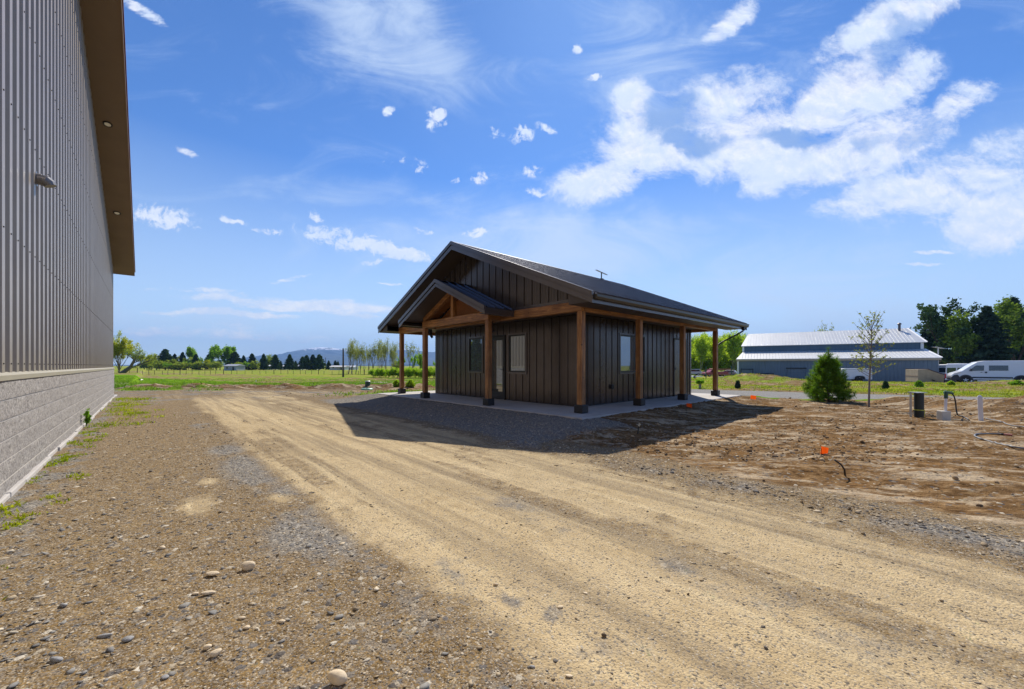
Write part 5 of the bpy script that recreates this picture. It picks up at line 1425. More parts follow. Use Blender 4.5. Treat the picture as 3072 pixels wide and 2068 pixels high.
def make_van():
    T = thing('van', 'x', 'van'); W = 2.05
    pr = [(.10, .42), (.0, .62), (.02, .92), (.16, 1.10), (.80, 1.36), (1.62, 2.12), (1.95, 2.36), (2.45, 2.50), (6.20, 2.52), (6.33, 2.42), (6.36, .55), (6.30, .40)]
    body = MB(); n = len(pr); st = [(0, .0, .0), (.10, .035, .5), (W/2, .05, 1), (W-.10, .035, .5), (W, 0, 0)]
    rows = []
    cx, cz = 3.2, 1.3
    V = []
    for (y, g, _) in st:
        for (x, z) in pr:
            xx = x-(g*1.6 if x < 1.0 else (g if x < 2.4 else -g*.3)); zz = z+(g if z > 1.0 else 0)
            yy = y; 
            if z > 1.1: yy = y+(W/2-y)*.10*((z-1.1)/1.4)
            V.append((xx, yy, zz))
    F = [tuple(range(n))[::-1], tuple(range(4*n, 5*n))]
    for r in range(4):
        for i in range(n): F.append((r*n+i, r*n+(i+1) % n, (r+1)*n+(i+1) % n, (r+1)*n+i))
    body.add(V, F); body.build('body', m_vanw, T, bevel=.05, seg=3, smooth=False)
    ty = lambda z, y: y+(W/2-y)*.10*((z-1.1)/1.4) if z > 1.1 else y
    def sidepoly(pts, out, mat, nm, bev=0):
        for s in (0, 1):
            y = 0 if s == 0 else W; sg = -1 if s == 0 else 1
            m_ = MB(); k = len(pts)
            vs = [(x, ty(z, y)+sg*out, z) for x, z in pts]+[(x, ty(z, y)-sg*.03, z) for x, z in pts]
            m_.add(vs, [tuple(range(k)), tuple(range(k, 2*k))[::-1]]+[(i, k+i, k+(i+1) % k, (i+1) % k) for i in range(k)]); m_.build(nm, mat, T)
    sidepoly([(1.30, 1.40), (1.36, 1.50), (1.78, 1.96), (1.90, 2.02), (2.42, 2.02), (2.46, 1.95), (2.42, 1.42)], .008, m_carglass, 'door_window')
    sidepoly([(2.80, 1.44), (2.80, 2.02), (4.20, 2.02), (4.20, 1.44)], .010, m_carglass, 'side_window')
    sidepoly([(1.52, .58), (4.55, .58), (4.50, .74), (1.56, .74)], .02, m_clad, 'side_moulding')
    for xc in (1.05, 5.09):
        arc = [(xc+.56*math.cos(a), .40+.56*math.sin(a)) for a in np.linspace(-.15, math.pi+.15, 14)]+[(xc+.43*math.cos(a), .40+.43*math.sin(a)) for a in np.linspace(math.pi+.1, -.1, 14)]
        for s in (0, 1):
            y0, y1 = ((-.03, .05) if s == 0 else (W-.05, W+.03)); slab_poly(arc, y0, y1).build('wheel_arch', m_clad, T)
        for y, sg in ((.02, -1), (W-.24, 1)): wheel(T, xc, y-.01 if sg < 0 else y, .35, .23, sg)
        for s in (0, 1):
            y0, y1 = ((-.004, .3) if s == 0 else (W-.3, W+.004)); slab_poly([(xc+.43*math.cos(a), .40+.43*math.sin(a)) for a in np.linspace(0, 2*math.pi, 18)[:-1]], y0, y1).build('wheel_well', m_black, T)
    bp = MB(); bp.add([(-.10, -.02, .30), (-.12, -.02, .62), (.0, -.025, .95), (.52, -.03, 1.02), (.60, -.03, .70), (.52, -.03, .34)], [])
    slab_poly([(-.02, .34), (-.10, .55), (-.06, .72), (.14, .92), (.42, .98), (.56, .74), (.55, .34)], -.022, W+.022).build('bumper', m_clad, T, bevel=.03)
    slab_poly([(6.2, .36), (6.2, .62), (6.44, .62), (6.44, .36)], -.01, W+.01).build('bumper', m_clad, T, bevel=.03)
    g = MB().box(-.13, -.02, .45, W-.45, .60, .68).box(-.11, 0, .45, W-.45, .74, .80); g.build('grille', m_rim, T)
    for y in (-.012, W-.22): slab_poly([(.06, 1.0), (.10, 1.10), (.62, 1.30), (.70, 1.22), (.30, 1.02)], y, y+.235).build('headlight', m_head, T)
    # windscreen
    ws = MB(); a = Vector((.86, 0, 1.40)); b_ = Vector((1.63, 0, 2.12)); nrm = Vector((-.69, 0, .73))
    o1 = .055
    ws.add([(a.x+nrm.x*o1, .16, a.z+nrm.z*o1), (a.x+nrm.x*o1, W-.16, a.z+nrm.z*o1), (b_.x+nrm.x*o1, W-.22, b_.z+nrm.z*o1), (b_.x+nrm.x*o1, .22, b_.z+nrm.z*o1)], [(0, 1, 2, 3)]); ws.build('windscreen', m_carglass, T)
    for y, sg in ((-.02, -1), (W+.02, 1)):
        MB().box(1.38, 1.50, min(y, y+sg*.22), max(y, y+sg*.22), 1.36, 1.66).build('mirror', m_clad, T, bevel=.03)
        MB().box(2.16, 2.30, min(y, y+sg*.03), max(y, y+sg*.03), 1.22, 1.27).build('door_handle', m_clad, T)
        f = MB().lathe([(.09, 0), (.09, .012)], 14); f.v = [(2.58+p[0], y+sg*(p[2]-.012), 1.24+p[1]) for p in f.v]; f.build('fuel_flap', m_black, T)
    for y in (.0, W-.14): MB().box(6.30, 6.375, y-.01 if y == 0 else y, y+.14 if y == 0 else y+.15, .78, 1.34).build('tail_light', m_red, T, bevel=.02)
    for y0, y1 in ((.20, .96), (1.09, 1.85)): MB().box(6.352, 6.372, y0, y1, 1.42, 2.05).build('rear_window', m_carglass, T)
    MB().box(6.356, 6.366, .80, 1.25, .95, 1.07).build('plate', m_white, T)
    return T
def copy_tree(o, parent=None):
    c = o.copy(); COL.objects.link(c)
    if parent: c.parent = parent
    for ch in list(o.children): copy_tree(ch, c)
    return c
def put_van(T, r, d, dirv, s, lab):
    p = RT*r+FW*d; D = (RT*dirv[0]+FW*dirv[1]).normalized(); g = gz(p.x, p.y)
    T.location = (p.x, p.y, g-.01); T.rotation_euler = (0, 0, math.atan2(D.y, D.x)); T.scale = (s, s, s); T['label'] = lab
    T['group'] = 'white vans parked on the gravel yard'
van = make_van()
put_van(van, 51.0, 46.1, (.8, -.6), 1.0, 'white high roof van with a long side window, nose pointing left, nearest of the vans')
v2 = copy_tree(van); rr = (2846-CX)/FPX*52
# local +x runs nose to tail, so the tail sits at the left
def tail_at(T, px, d, dirv, s, lab):
    D = Vector((dirv[0], dirv[1])).normalized(); r = px_ray(px)*d
    put_van(T, r-D.x*6.36*s, d-D.y*6.36*s, dirv, s, lab)
tail_at(v2, 2834, 54.0, (-.93, -.37), 1.13, 'taller white van behind the nearest one, its rear doors and red tail light showing')
v3 = copy_tree(van); tail_at(v3, 2812, 64, (-.95, -.2), 1.1, 'white van mostly hidden between the barn end and the taller van')
v4 = copy_tree(van); put_van(v4, px_ray(3052)*57, 57, (.9, -.3), 1.15, 'white van at the right edge with only its roof showing behind the nearest van')
# ------------------------------------------------------------------ cars in the gap
def make_car(col, name, lab, px, d, dirv, L=4.7, h=1.7, pickup=False, s=1.0):
    mt = M(name+'_paint', col, .3, .1, .03, 1, coat=.5); p = WP(px, d); D = (RT*dirv[0]+FW*dirv[1]).normalized()
    T = thing(name, lab, 'car' if not pickup else 'pickup truck', (p.x, p.y, gz(p.x, p.y)), math.atan2(D.y, D.x)); W = 1.85; T.scale = (s, s, s)
    body = MB(); body.prism([(0, .4), (0, .80), (.1, .95), (1.1, 1.05), (L-.1, 1.05), (L, .9), (L, .4)], lambda u, v, t: (u, t, v), 0, W); body.build('body', mt, T, bevel=.07)
    c = MB(); e = L-.25 if not pickup else 2.9
    c.prism([(1.0, 1.04), (1.75, h-.06), (2.0, h), (e-.35, h), (e, 1.04)], lambda u, v, t: (u, t+(.07 if t < 1 else -.07), v), .06, W-.06); c.build('cabin', mt, T, bevel=.06)
    for y0, y1 in ((.10, .118), (W-.118, W-.10)):
        MB().prism([(1.25, 1.08), (1.82, h-.14), (e-.45, h-.14), (e-.2, 1.08)], lambda u, v, t: (u, t, v), y0, y1).build('side_window', m_carglass, T)
    for x in (.85, L-.95):
        for y, sg in ((-.01, -1), (W-.21, 1)): wheel(T, x, y, .34, .22, sg)
    for y in (.05, W-.35): MB().box(-.015, .05, y, y+.3, .68, .84).build('headlight', m_head, T)
    for y in (.05, W-.25): MB().box(L-.03, L+.015, y, y+.2, .72, .92).build('tail_light', m_red, T)
    MB().box(-.05, .12, .0, W, .36, .55).build('bumper', m_clad, T, bevel=.03)
    return T
make_car((.62, .64, .68), 'suv', 'white car half hidden behind the dark wall, in front of the aspens', 2050, 104, (1, -.15))
make_car((.055, .08, .14), 'parked_car', 'dark blue car between the white car and the red pickup', 2098, 106, (.9, -.5), 4.4, 1.6)
make_car((.40, .06, .08), 'pickup', 'red pickup truck behind the reddish rails and timber post', 2118, 94, (1, .1), 5.4, 1.8, True, 1.05)
make_car((.30, .28, .30), 'parked_car', 'grey car just right of the red pickup behind the reddish rails', 2152, 99, (.7, -.7), 4.2, 1.5)
def flatbed():
    d = 62; a = WP(2062, d); b = WP(2108, d+1); U = b-a; L = U.length; U.normalize(); g = gz(a.x, a.y); z = zat(1129, d)-g
    T = thing('flatbed_trailer', 'low white flatbed trailer in front of the white car', 'trailer', (a.x, a.y, g), math.atan2(U.y, U.x))
    MB().box(0, L, 0, 1.8, z-.14, z).build('deck', m_white, T); MB().box(L, L+.9, .85, .95, z-.14, z-.06).build('hitch', m_steel, T)
    for y in (-.05, 1.65): wheel(T, L*.5, y, .25, .18, -1 if y < 0 else 1)
flatbed()
def rails():
    d = 58; a = WP(2118, d); b = WP(2194, d-1); g = min(gz(a.x, a.y), gz(b.x, b.y)); m_ = M('rusty_red_rail', (.30, .10, .06), .7, 0, .2, 2)
    T = thing('rail_fence', 'two long rusty red rails on a green steel post left of the barn', 'fence', (b.x, b.y, g)); L = T.location
    for y in (1109, 1124):
        MB().bar(a-L+Vector((0, 0, zat(y, d))), b-L+Vector((0, 0, zat(y-1, d-1))), .10, .14).build('rail', m_, T)
    gp = M('green_steel', (.03, .10, .07), .5, .2)
    MB().tube([(0, 0, -.1), (0, 0, zat(1098, d-1)-g)], .07, 8).build('post', gp, T)
    c = a-L; MB().tube([(c.x, c.y, -.1), (c.x, c.y, zat(1100, d)-g)], .07, 8).build('post', gp, T)
    # pale stacked slabs beneath
    p = WP(2169, 57); S_ = thing('slab_stack', 'low stack of pale boards on the ground left of the barn', 'board stack', (p.x, p.y, gz(p.x, p.y)), -TH)
    for k in range(4): MB().box(-.65, .65, -.5, .5, .02+.09*k, .10+.09*k).build('board', m_conc, S_, bevel=.01)
rails()

# ------------------------------------------------------------------ far buildings beyond the field
def far_house(px0, px1, ytop, yeave, d, lab, roofc=(.42, .42, .44), wallc=(.62, .62, .60), dd=7, name='house', porch=False):
    a = WP(px0, d); b = WP(px1, d); U = b-a; L = U.length; U.normalize(); g = gz(a.x, a.y)
    T = thing(name, lab, 'house', (a.x, a.y, g), math.atan2(U.y, U.x)); he = zat(yeave, d)-g; hr = zat(ytop, d)-g
    MB().box(0, L, 0, dd, -.3, he).build('wall', M(name+'_wall', wallc, .7, 0, .05), T)
    r = MB(); r.add([(-.3, -.4, he), (L+.3, -.4, he), (L+.3, dd/2, hr), (-.3, dd/2, hr), (L+.3, dd+.4, he), (-.3, dd+.4, he)], [(0,1,2,3),(3,2,4,5),(1,4,2),(0,3,5)]); r.build('roof', M(name+'_roof', roofc, .6, .1, .05), T)
    n = max(2, int(L/3.5))
    for k in range(n):
        x = L*(k+.5)/n
        if k == n//2: MB().box(x-.5, x+.5, -.04, 0, 0, 2.0).build('door', m_clad, T)
        else: MB().box(x-.55, x+.55, -.04, 0, 1.0, 1.9).build('window', m_carglass, T)
    if porch:
        MB().box(L*.42, L*.86, -2.6, -.42, he-.25, he-.08).build('porch_roof', m_tan, T)
        for x in (L*.43, L*.64, L*.85): MB().box(x-.06, x+.06, -2.55, -2.43, 0, he-.25).build('porch_post', m_tan, T)
far_house(672, 709, 1093, 1098, 212, 'pale grey shed with a mono tone roof in front of the far dark trees', (.36, .37, .40), (.34, .35, .38))
far_house(779, 818, 1095, 1100, 250, 'low white house between two dark conifers beyond the field', (.66, .66, .66), (.42, .45, .42))
far_house(836, 858, 1096, 1101, 250, 'small white house just left of the isolated dark conifer', (.66, .66, .66), (.66, .66, .64))
far_house(882, 903, 1094, 1100, 252, 'grey roofed house right of the isolated dark conifer', (.30, .32, .37), (.55, .55, .56))
far_house(920, 950, 1096, 1101, 262, 'white house showing beneath the group of dark conifers', (.66, .66, .66), (.6, .6, .6))
far_house(989, 1034, 1097, 1101, 235, 'long low white house with a timber porch left of the bare poplars', (.55, .53, .50), (.62, .60, .60), porch=True)
far_house(1036, 1062, 1097, 1102, 250, 'second low white house seen behind the utility pole', (.6, .6, .6), (.6, .6, .6))
def mirrored_house():
    T = thing('house', 'dark roofed grey house behind the viewer, mirrored in the side window', 'house', (58, -34, -.3), math.radians(150))
    MB().box(-9, 9, -5, 5, -1, 3.0).prism([(-5, 3.0), (5, 3.0), (0, 5.6)], lambda u, v, t: (t, u, v), -9, 9).build('wall', m_tan, T)
    r = MB(); r.add([(-9.5, -5.6, 2.8), (9.5, -5.6, 2.8), (9.5, 0, 5.75), (-9.5, 0, 5.75), (9.5, 5.6, 2.8), (-9.5, 5.6, 2.8)], [(0,1,2,3),(3,2,4,5)]); r.build('roof', m_roofm, T)
    for x in (-6, 0, 6):
        for y in (-5.05, 5.0): MB().box(x-.8, x+.8, y, y+.05, 1, 2.2).build('window', m_carglass, T)
mirrored_house()
# poles
def pole(px, top, base, d, r, lab):
    p = WP(px, d); g = gz(p.x, p.y); T = thing('utility_pole', lab, 'pole', (p.x, p.y, g)); h = zat(top, d)-g
    MB().tube([(0, 0, -.3), (0, 0, h)], [r*1.2, r*.8], 8).build('shaft', m_barkd, T)
    if r > .1: MB().box(-.10, .10, -.10, .10, h, h+.04).build('cap', m_steel, T)
pole(1029.6, 1046, 1131, 80, .17, 'tall dark wooden pole standing left of the half bare poplars')
pole(977, 1073, 1109, 235, .16, 'thin distant pole between the dark conifers and the white house')
# wire fence across the field
def field_fence():
    p0 = WP(335, 104); T = thing('wire_fence', 'wire fence on thin dark posts running across the green field', 'fence', (p0.x, p0.y, gz(p0.x, p0.y))); L0 = T.location
    px = 338; k = 0; rr = random.Random(5); prev = None; wires = MB(); tops = []
    while px < 1180:
        d = 104+4*math.sin(px*.01); p = WP(px, d); g = gz(p.x, p.y); h = 1.05+rr.uniform(-.15, .15)
        if k % 7 == 4: h += .25
        q = Vector((p.x, p.y, g))-L0
        MB().tube([q-Vector((0, 0, .2)), q+Vector((rr.uniform(-.06, .06), 0, h))], .05 if k % 7 != 4 else .08, 5).build('post', m_barkd, T)
        if prev is not None:
            for hh in (.35, .65, .95): wires.bar(prev+Vector((0, 0, hh)), q+Vector((0, 0, hh)), .012, .012)
        prev = q; px += rr.choice((16, 18, 21, 24)); k += 1
    wires.build('wire', m_steel, T)
field_fence()

# ------------------------------------------------------------------ small things near
m_greenp = M('green_plastic', (.025, .075, .06), .5, 0, .1, 6)
m_greenl = M('pale_green_plastic', (.20, .42, .30), .5, 0, .1, 6)
m_pvc = M('white_pvc', (.72, .71, .74), .4, 0, .04, 5)
m_hose = M('black_hose', (.012, .012, .013), .4, 0, .1, 6)
m_ghose = M('grey_hose', (.20, .195, .19), .5, 0, .1, 6)
m_orange = leafmat('orange_flag', (.85, .10, .015), (.95, .16, .03), .4)
p, d = on_ground(1103, 1158); T = thing('septic_riser', 'dark green round septic riser with a pale lid left of the porch', 'riser', tuple(p)); k = d/FPX
MB().lathe([(7.4*k, -.1), (7.4*k, 12.5*k)], 20).build('barrel', m_greenp, T); MB().lathe([(8*k, 12.6*k), (8*k, 14*k), (6*k, 15*k)], 20).build('lid', m_steel, T)
p, d = on_ground(1101, 1170); k = d/FPX; T = thing('tank_hatch', 'flat pale green round lid lying low in the dirt left of the porch', 'lid', tuple(p))
MB().lathe([(17*k, -.05), (17*k, .05), (14*k, .09)], 28).build('cover', m_greenl, T); MB().lathe([(3*k, .092), (3*k, .12)], 10).build('cap', m_greenp, T)
p, d = on_ground(768, 1147); T = thing('white_stake', 'short white stake in the grass beyond the dirt berm', 'stake', tuple(p)); MB().box(-.04, .04, -.04, .04, -.1, .28).build('shaft', m_pvc, T, bevel=.008); MB().box(-.05, .05, -.05, .05, .281, .30).build('cap', m_pvc, T)
p, d = on_ground(419, 1141); t = MB(); rr = random.Random(2)
t.add([(RT*x+FW*y+Vector((0, 0, z))) for x, y, z in ((-.42,-.2,.0),(.40,-.25,.02),(.46,.2,.03),(-.3,.25,.02),(-.2,-.1,.05),(.25,-.08,.20),(.32,.12,.17),(-.1,.15,.06))], [(0,1,5,4),(1,2,6,5),(2,3,7,6),(3,0,4,7),(4,5,6,7)])
o = t.build('plastic_sheet', m_hose, loc=tuple(p)); prop(o, 'crumpled black plastic piece on the grass near the shop corner', 'plastic sheet')

def riser_post():
    p, d = on_ground(2757, 1251); k = d/FPX; T = thing('well_riser', 'black upright pipe with a grey side post and flat top plate in the dirt', 'pipe', tuple(p))
    MB().lathe([(11*k, -.1), (11*k, 71*k)], 24).build('pipe', M('black_green_pipe', (.010, .018, .018), .45, 0, .1, 6), T)
    c = RT*(-19*k)+FW*.05; MB().box(c.x-.022, c.x+.022, c.y-.022, c.y+.022, -.05, 72*k).build('side_post', m_steel, T)
    a = RT*(-22*k); b = RT*(12*k); MB().bar(a+Vector((0, 0, 73*k)), b+Vector((0, 0, 73*k)), .22, .02).build('top_plate', m_steel, T)
    r_ = MB().lathe([(11.4*k, 20*k), (11.4*k, 22*k)], 24); r_.build('yellow_tape', M('yellow_tape', (.62, .62, .06), .5), T)
    MB().bar(RT*(12*k)-FW*.03, RT*(11.6*k)-FW*.05+Vector((0, 0, 21*k)), .012, .006).build('tape_tail', M('yellow_tape_b', (.62, .62, .06), .5), T)
riser_post()
def hydrant():
    p, d = on_ground(2831, 1260); k = d/FPX; T = thing('yard_hydrant', 'white standpipe with a green hydrant head and a black hose, set in a pale block', 'hydrant', tuple(p))
    MB().box(-11*k, 11*k, -11*k, 11*k, -.02, 27*k, rot=Matrix.Rotation(-TH-.25, 3, 'Z')).build('block', M('pale_block', (.62, .58, .50), .8, 0, .08, 8), T, bevel=.01)
    c = RT*(5*k); MB().tube([c+Vector((0, 0, 27*k)), c+RT*(2*k)+Vector((0, 0, 68*k))], 3.2*k, 12).build('standpipe', m_pvc, T)
    h = RT*(7*k); MB().tube([h+Vector((0, 0, 64*k)), h+Vector((0, 0, 83*k))], 4.4*k, 12).bar(h+RT*(-4*k)+Vector((0, 0, 82*k)), h+RT*(19*k)+Vector((0, 0, 79.5*k)), .07, 5.5*k).build('head', m_greenp, T, bevel=.004)
    MB().bar(h+RT*(1*k)+Vector((0, 0, 86*k)), h+RT*(18*k)+Vector((0, 0, 84*k)), .03, 2.2*k).tube([h+RT*(-5*k)+Vector((0, 0, 76*k)), h+RT*(-7*k)+Vector((0, 0, 84*k)), h+Vector((0, 0, 88*k))], 1.1*k, 6).build('handle', m_greenl, T)
    pts = [h+RT*(19*k)+Vector((0, 0, 78*k)), h+RT*(25*k)+Vector((0, 0, 68*k)), h+RT*(29*k)+Vector((0, 0, 50*k)), h+RT*(31*k)+Vector((0, 0, 30*k)), h+RT*(36*k)+Vector((0, 0, 14*k))]
    for (px, py) in ((2889, 1252), (2907, 1263)):
        q, _ = on_ground(px, py); pts.append(q-p+Vector((0, 0, .02)))
    # smooth
    cr = []
    for i in range(len(pts)-1):
        p0, p1, p2, p3 = pts[max(i-1, 0)], pts[i], pts[i+1], pts[min(i+2, len(pts)-1)]
        for t in (0, .25, .5, .75): cr.append(.5*((2*p1)+(p2-p0)*t+(2*p0-5*p1+4*p2-p3)*t*t+(3*p1-p0-3*p2+p3)*t**3))
    cr.append(pts[-1]); MB().tube(cr, 1.7*k, 8).build('hose', m_hose, T, smooth=True)
    MB().bar(h+RT*(27*k)+Vector((0, 0, 55*k)), h+RT*(10*k)+Vector((0, 0, 60*k)), .008, .008).build('wire', m_hose, T)
hydrant()
p, d = on_ground(2943, 1262); k = d/FPX; T = thing('white_post', 'white square vinyl post leaning slightly beside the dirt mound', 'post', tuple(p))
rot = Matrix.Rotation(.06, 3, tuple(FW)).to_3x3() if False else Matrix.Rotation(-.05, 3, Vector(FW))
MB().box(-5*k, 5*k, -5*k, 5*k, -.1, 68*k, rot=rot).build('shaft', m_pvc, T, bevel=.006)
cp = MB(); cp.lathe([(7.4*k, 68.2*k), (7*k, 71*k), (3*k, 76*k)], 4); cp.v = [tuple(rot @ (Matrix.Rotation(math.pi/4, 3, 'Z') @ Vector(v))) for v in cp.v]; cp.build('cap', m_pvc, T)
def hose(pxs, mat, lab, r=.014, end=None):
    pts = [on_ground(*q)[0]+Vector((0, 0, r*1.2)) for q in pxs]; cr = []
    for i in range(len(pts)-1):
        p0, p1, p2, p3 = pts[max(i-1, 0)], pts[i], pts[i+1], pts[min(i+2, len(pts)-1)]
        for t in np.linspace(0, 1, 9)[:-1]:
            q = .5*((2*p1)+(p2-p0)*t+(2*p0-5*p1+4*p2-p3)*t*t+(3*p1-p0-3*p2+p3)*t**3); q.z = max(q.z, gz(q.x, q.y)+r*.8); cr.append(q)
    cr.append(pts[-1]); L = cr[0].copy(); T = thing('hose', lab, 'hose', tuple(L))
    MB().tube([c-L for c in cr], r, 8).build('tubing', mat, T, smooth=True)
    if end:
        a, b = cr[0]-L, (cr[0]-cr[1]).normalized()*.10; MB().tube([a, a+b], [r*1.5, r*1.7], 8).build('connector', end, T)
        MB().tube([a-b*.3, a-b*.05], [r*1.6, r*1.6], 8).build('coupling', m_hose, T)
hose([(2957, 1258), (2990, 1264), (3030, 1277), (3072, 1283), (3110, 1290)], m_ghose, 'thin pale hose running right from the foot of the white post', .011)
hose([(3012, 1306), (2990, 1304), (2950, 1304), (2930, 1305), (2924, 1308), (2926, 1312), (2940, 1318), (2960, 1324), (2990, 1333), (3035, 1343), (3080, 1350), (3130, 1358)], m_ghose, 'bent hose with a reddish end lying in the dirt at the right edge', .013, M('copper_red', (.42, .15, .11), .5))
def flag(px, py, bpx, bpy, lab, w=.10, hgt=.075, droop=False):
    b, d = on_ground(bpx, bpy); T = thing('marker_flag', lab, 'flag', tuple(b), group='orange marker flags'); h = zat(py, d)-b.z
    tip = RT*((px_ray(px)-px_ray(bpx))*d)+Vector((0, 0, max(h, .07)))
    MB().tube([(0, 0, -.05), tuple(tip+Vector((0, 0, .02)))], .0028 if not droop else .003, 5).build('wire', m_black, T)
    f = MB(); n = 7; vs = []
    for i in range(n):
        t = i/(n-1)
        for s in (0, 1):
            x = t*w; z = (.5-s)*hgt+.03-.035*t*(1.8 if droop else .6); y = .022*math.sin(t*5+s)
            if droop: x *= .7; z = .05-s*hgt*1.2*(1-.4*t)-.02*t
            vs.append(tip+RT*x*(1)+FW*y+Vector((0, 0, z)))
    f.add(vs, [(2*i, 2*i+2, 2*i+3, 2*i+1) for i in range(n-1)]); o = f.build('flag', m_orange, T, smooth=True)
flag(2060, 1219, 2057, 1272, 'orange flag on a thin wire in the shaded dirt beside the patio', .11, .08)
flag(2252, 1194, 2258, 1200, 'orange flag at the end of the building shadow beyond the patio corner', .18, .13)
flag(2464, 1350, 2466, 1364, 'orange flag drooping low in the middle of the brown dirt lot', .13, .10, True)
p, d = on_ground(2536, 1427); t = MB(); q = [Vector((0, 0, -.04)), Vector((0, 0, .07))-RT*.01, Vector((0, 0, .13))-RT*.05, Vector((0, 0, .175))-RT*.115]
T = thing('pipe_stub', 'short black plastic pipe curving up out of the brown dirt', 'pipe', tuple(p)); t.tube(q, .0095, 10); t.build('pipe', m_hose, T, smooth=True); MB().tube([q[-1], q[-1]+(q[-1]-q[-2]).normalized()*.012], .0105, 10).build('end', m_black, T)
p, d = on_ground(1912, 1302); k = d/FPX; T = thing('sprinkler_stub', 'short black stub with a pale cap in the shaded bank below the patio', 'pipe', tuple(p))
a = Vector((0, 0, -.05)); b = RT*(4*k)+Vector((0, 0, 23*k)); MB().tube([a, b], 1.7*k, 8).build('stub', m_hose, T); MB().tube([b, b+RT*(4*k)+Vector((0, 0, 8*k))], [2.6*k, 3.2*k], 10).build('cap', M('cream_cap', (.55, .50, .38), .6), T)
# small plants on the bank
def cone_shrub(px, base, top, w, lab, name='cone_shrub', mat=None, dd=None):
    p, d = on_ground(px, base)
    if dd: d = dd; p = WP(px, d); p.z = gz(p.x, p.y)
    h = max(.25, zat(top, d)-p.z); rng = np.random.default_rng(int(px)); T = thing(name, lab, 'shrub', tuple(p)); k = d/FPX
    MB().tube([(0, 0, -.1), (0, 0, h*.8)], .03, 5).build('stem', m_barkd, T)
    n = 60; t = rng.random(n)**.8; a = rng.random(n)*6.28; R = (w/2*k)*np.minimum(1, 1.5*(1-t))
    C = np.stack([np.cos(a)*R*.7, np.sin(a)*R*.7, .05+t*h*.92], 1)
    leafobj('foliage', mat or L_spruce, T, [leaves(C, .10, 22, .07, 1.8, rng, .2)])
cone_shrub(2213, 1166, 1147, 9, 'small dark upright shrub on the grassy bank left of the barn')
cone_shrub(2656.5, 1168, 1149, 10, 'small dark egg shaped shrub on the bank right of the young tree')
cone_shrub(2757, 1160, 1146, 20, 'low green topped shrub on the bank in front of the tan bin', mat=L_green)
cone_shrub(2853, 1158, 1148, 16, 'low green tuft on the bank in front of the nearest van nose', 'grass_tuft', L_shrub)
cone_shrub(3050, 1166, 1148, 40, 'broad low green shrub on the bank at the right edge below the van', mat=L_green, dd=31)
cone_shrub(1232, 1160, 1149, 26, 'bright green low bush in the field between the two left porch posts', mat=L_shrub)
cone_shrub(1190, 1160, 1151, 20, 'bright green weed clump left of the leftmost porch post', mat=L_shrub)
p, d = on_ground(2100, 1166); k = d/FPX; T = thing('stump_planter', 'pale stump with a drooping green top on the bank beyond the patio', 'stump', tuple(p))
MB().lathe([(3.5*k, -.1), (3.5*k, 8*k), (4.5*k, 18*k)], 10).build('stump', m_barkp, T); rng = np.random.default_rng(8)
C = np.stack([rng.normal(size=40)*6*k, rng.normal(size=40)*3*k, np.full(40, 20*k)], 1); leafobj('foliage', L_green, T, [leaves(C, .12, 20, .08, 1.8, rng)])

# ------------------------------------------------------------------ stones, gravel, clods, grass
ICO = None
def ico():
    t = (1+5**.5)/2
    v = np.array([(-1,t,0),(1,t,0),(-1,-t,0),(1,-t,0),(0,-1,t),(0,1,t),(0,-1,-t),(0,1,-t),(t,0,-1),(t,0,1),(-t,0,-1),(-t,0,1)], float); v /= np.linalg.norm(v[0])
    f = np.array([(0,11,5),(0,5,1),(0,1,7),(0,7,10),(0,10,11),(1,5,9),(5,11,4),(11,10,2),(10,7,6),(7,1,8),(3,9,4),(3,4,2),(3,2,6),(3,6,8),(3,8,9),(4,9,5),(2,4,11),(6,2,10),(8,6,7),(9,8,1)]); return v, f
def pebbles(name, X, Y, size, flat, rng, mat, sink=.3):
    v0, f0 = ico(); n = len(X); Z = H(X, Y)
    V = np.repeat(v0[None], n, 0)*(1+rng.normal(size=(n, 12, 1))*.30)
    V = V*np.stack([np.ones(n), rng.uniform(.55, .95, n), flat], 1)[:, None, :]
    tl = rng.normal(size=n)*.25; c, s = np.cos(tl), np.sin(tl)
    x, z = V[..., 0]*c[:, None]-V[..., 2]*s[:, None], V[..., 0]*s[:, None]+V[..., 2]*c[:, None]; V[..., 0] = x; V[..., 2] = z
    a = rng.random(n)*6.28; c, s = np.cos(a), np.sin(a)
    x, y = V[..., 0]*c[:, None]-V[..., 1]*s[:, None], V[..., 0]*s[:, None]+V[..., 1]*c[:, None]; V[..., 0] = x; V[..., 1] = y
    V = V*(size*.5)[:, None, None]
    V += np.stack([X, Y, Z+size*flat*.5*(1-2*sink)], 1)[:, None, :]
    F = (np.arange(n)[:, None, None]*12+f0[None]).reshape(-1, 3)
    t = np.repeat(rng.random(n), 12)
    o = np_mesh(name, V.reshape(-1, 3), F, mat, attrs={'tone': ('FLOAT', t)}); return o
def stonemat(name, stops):
    m, b, p = newmat(name); a = b.node('ShaderNodeAttribute'); a.attribute_name = 'tone'
    P = b.node('ShaderNodeNewGeometry').outputs['Position']
    c = b.ramp(a.outputs['Fac'], stops); c = b.mix(b.mapr(b.noise(P, 90, 4, .6), .35, .65, 0, .4), c, (.16, .12, .08))
    b.put(p.inputs['Base Color'], c); p.inputs['Roughness'].default_value = .95; p.inputs['Specular IOR Level'].default_value = .1; return m
m_stone = stonemat('crushed_stone', [(0, (.12, .11, .10)), (.15, (.19, .185, .18)), (.38, (.27, .22, .155)), (.65, (.38, .29, .18)), (.85, (.50, .41, .28)), (1, (.66, .58, .45))])
m_clod = stonemat('dirt_clod', [(0, (.13, .085, .05)), (.3, (.22, .15, .09)), (.7, (.36, .26, .16)), (1, (.55, .44, .30))])
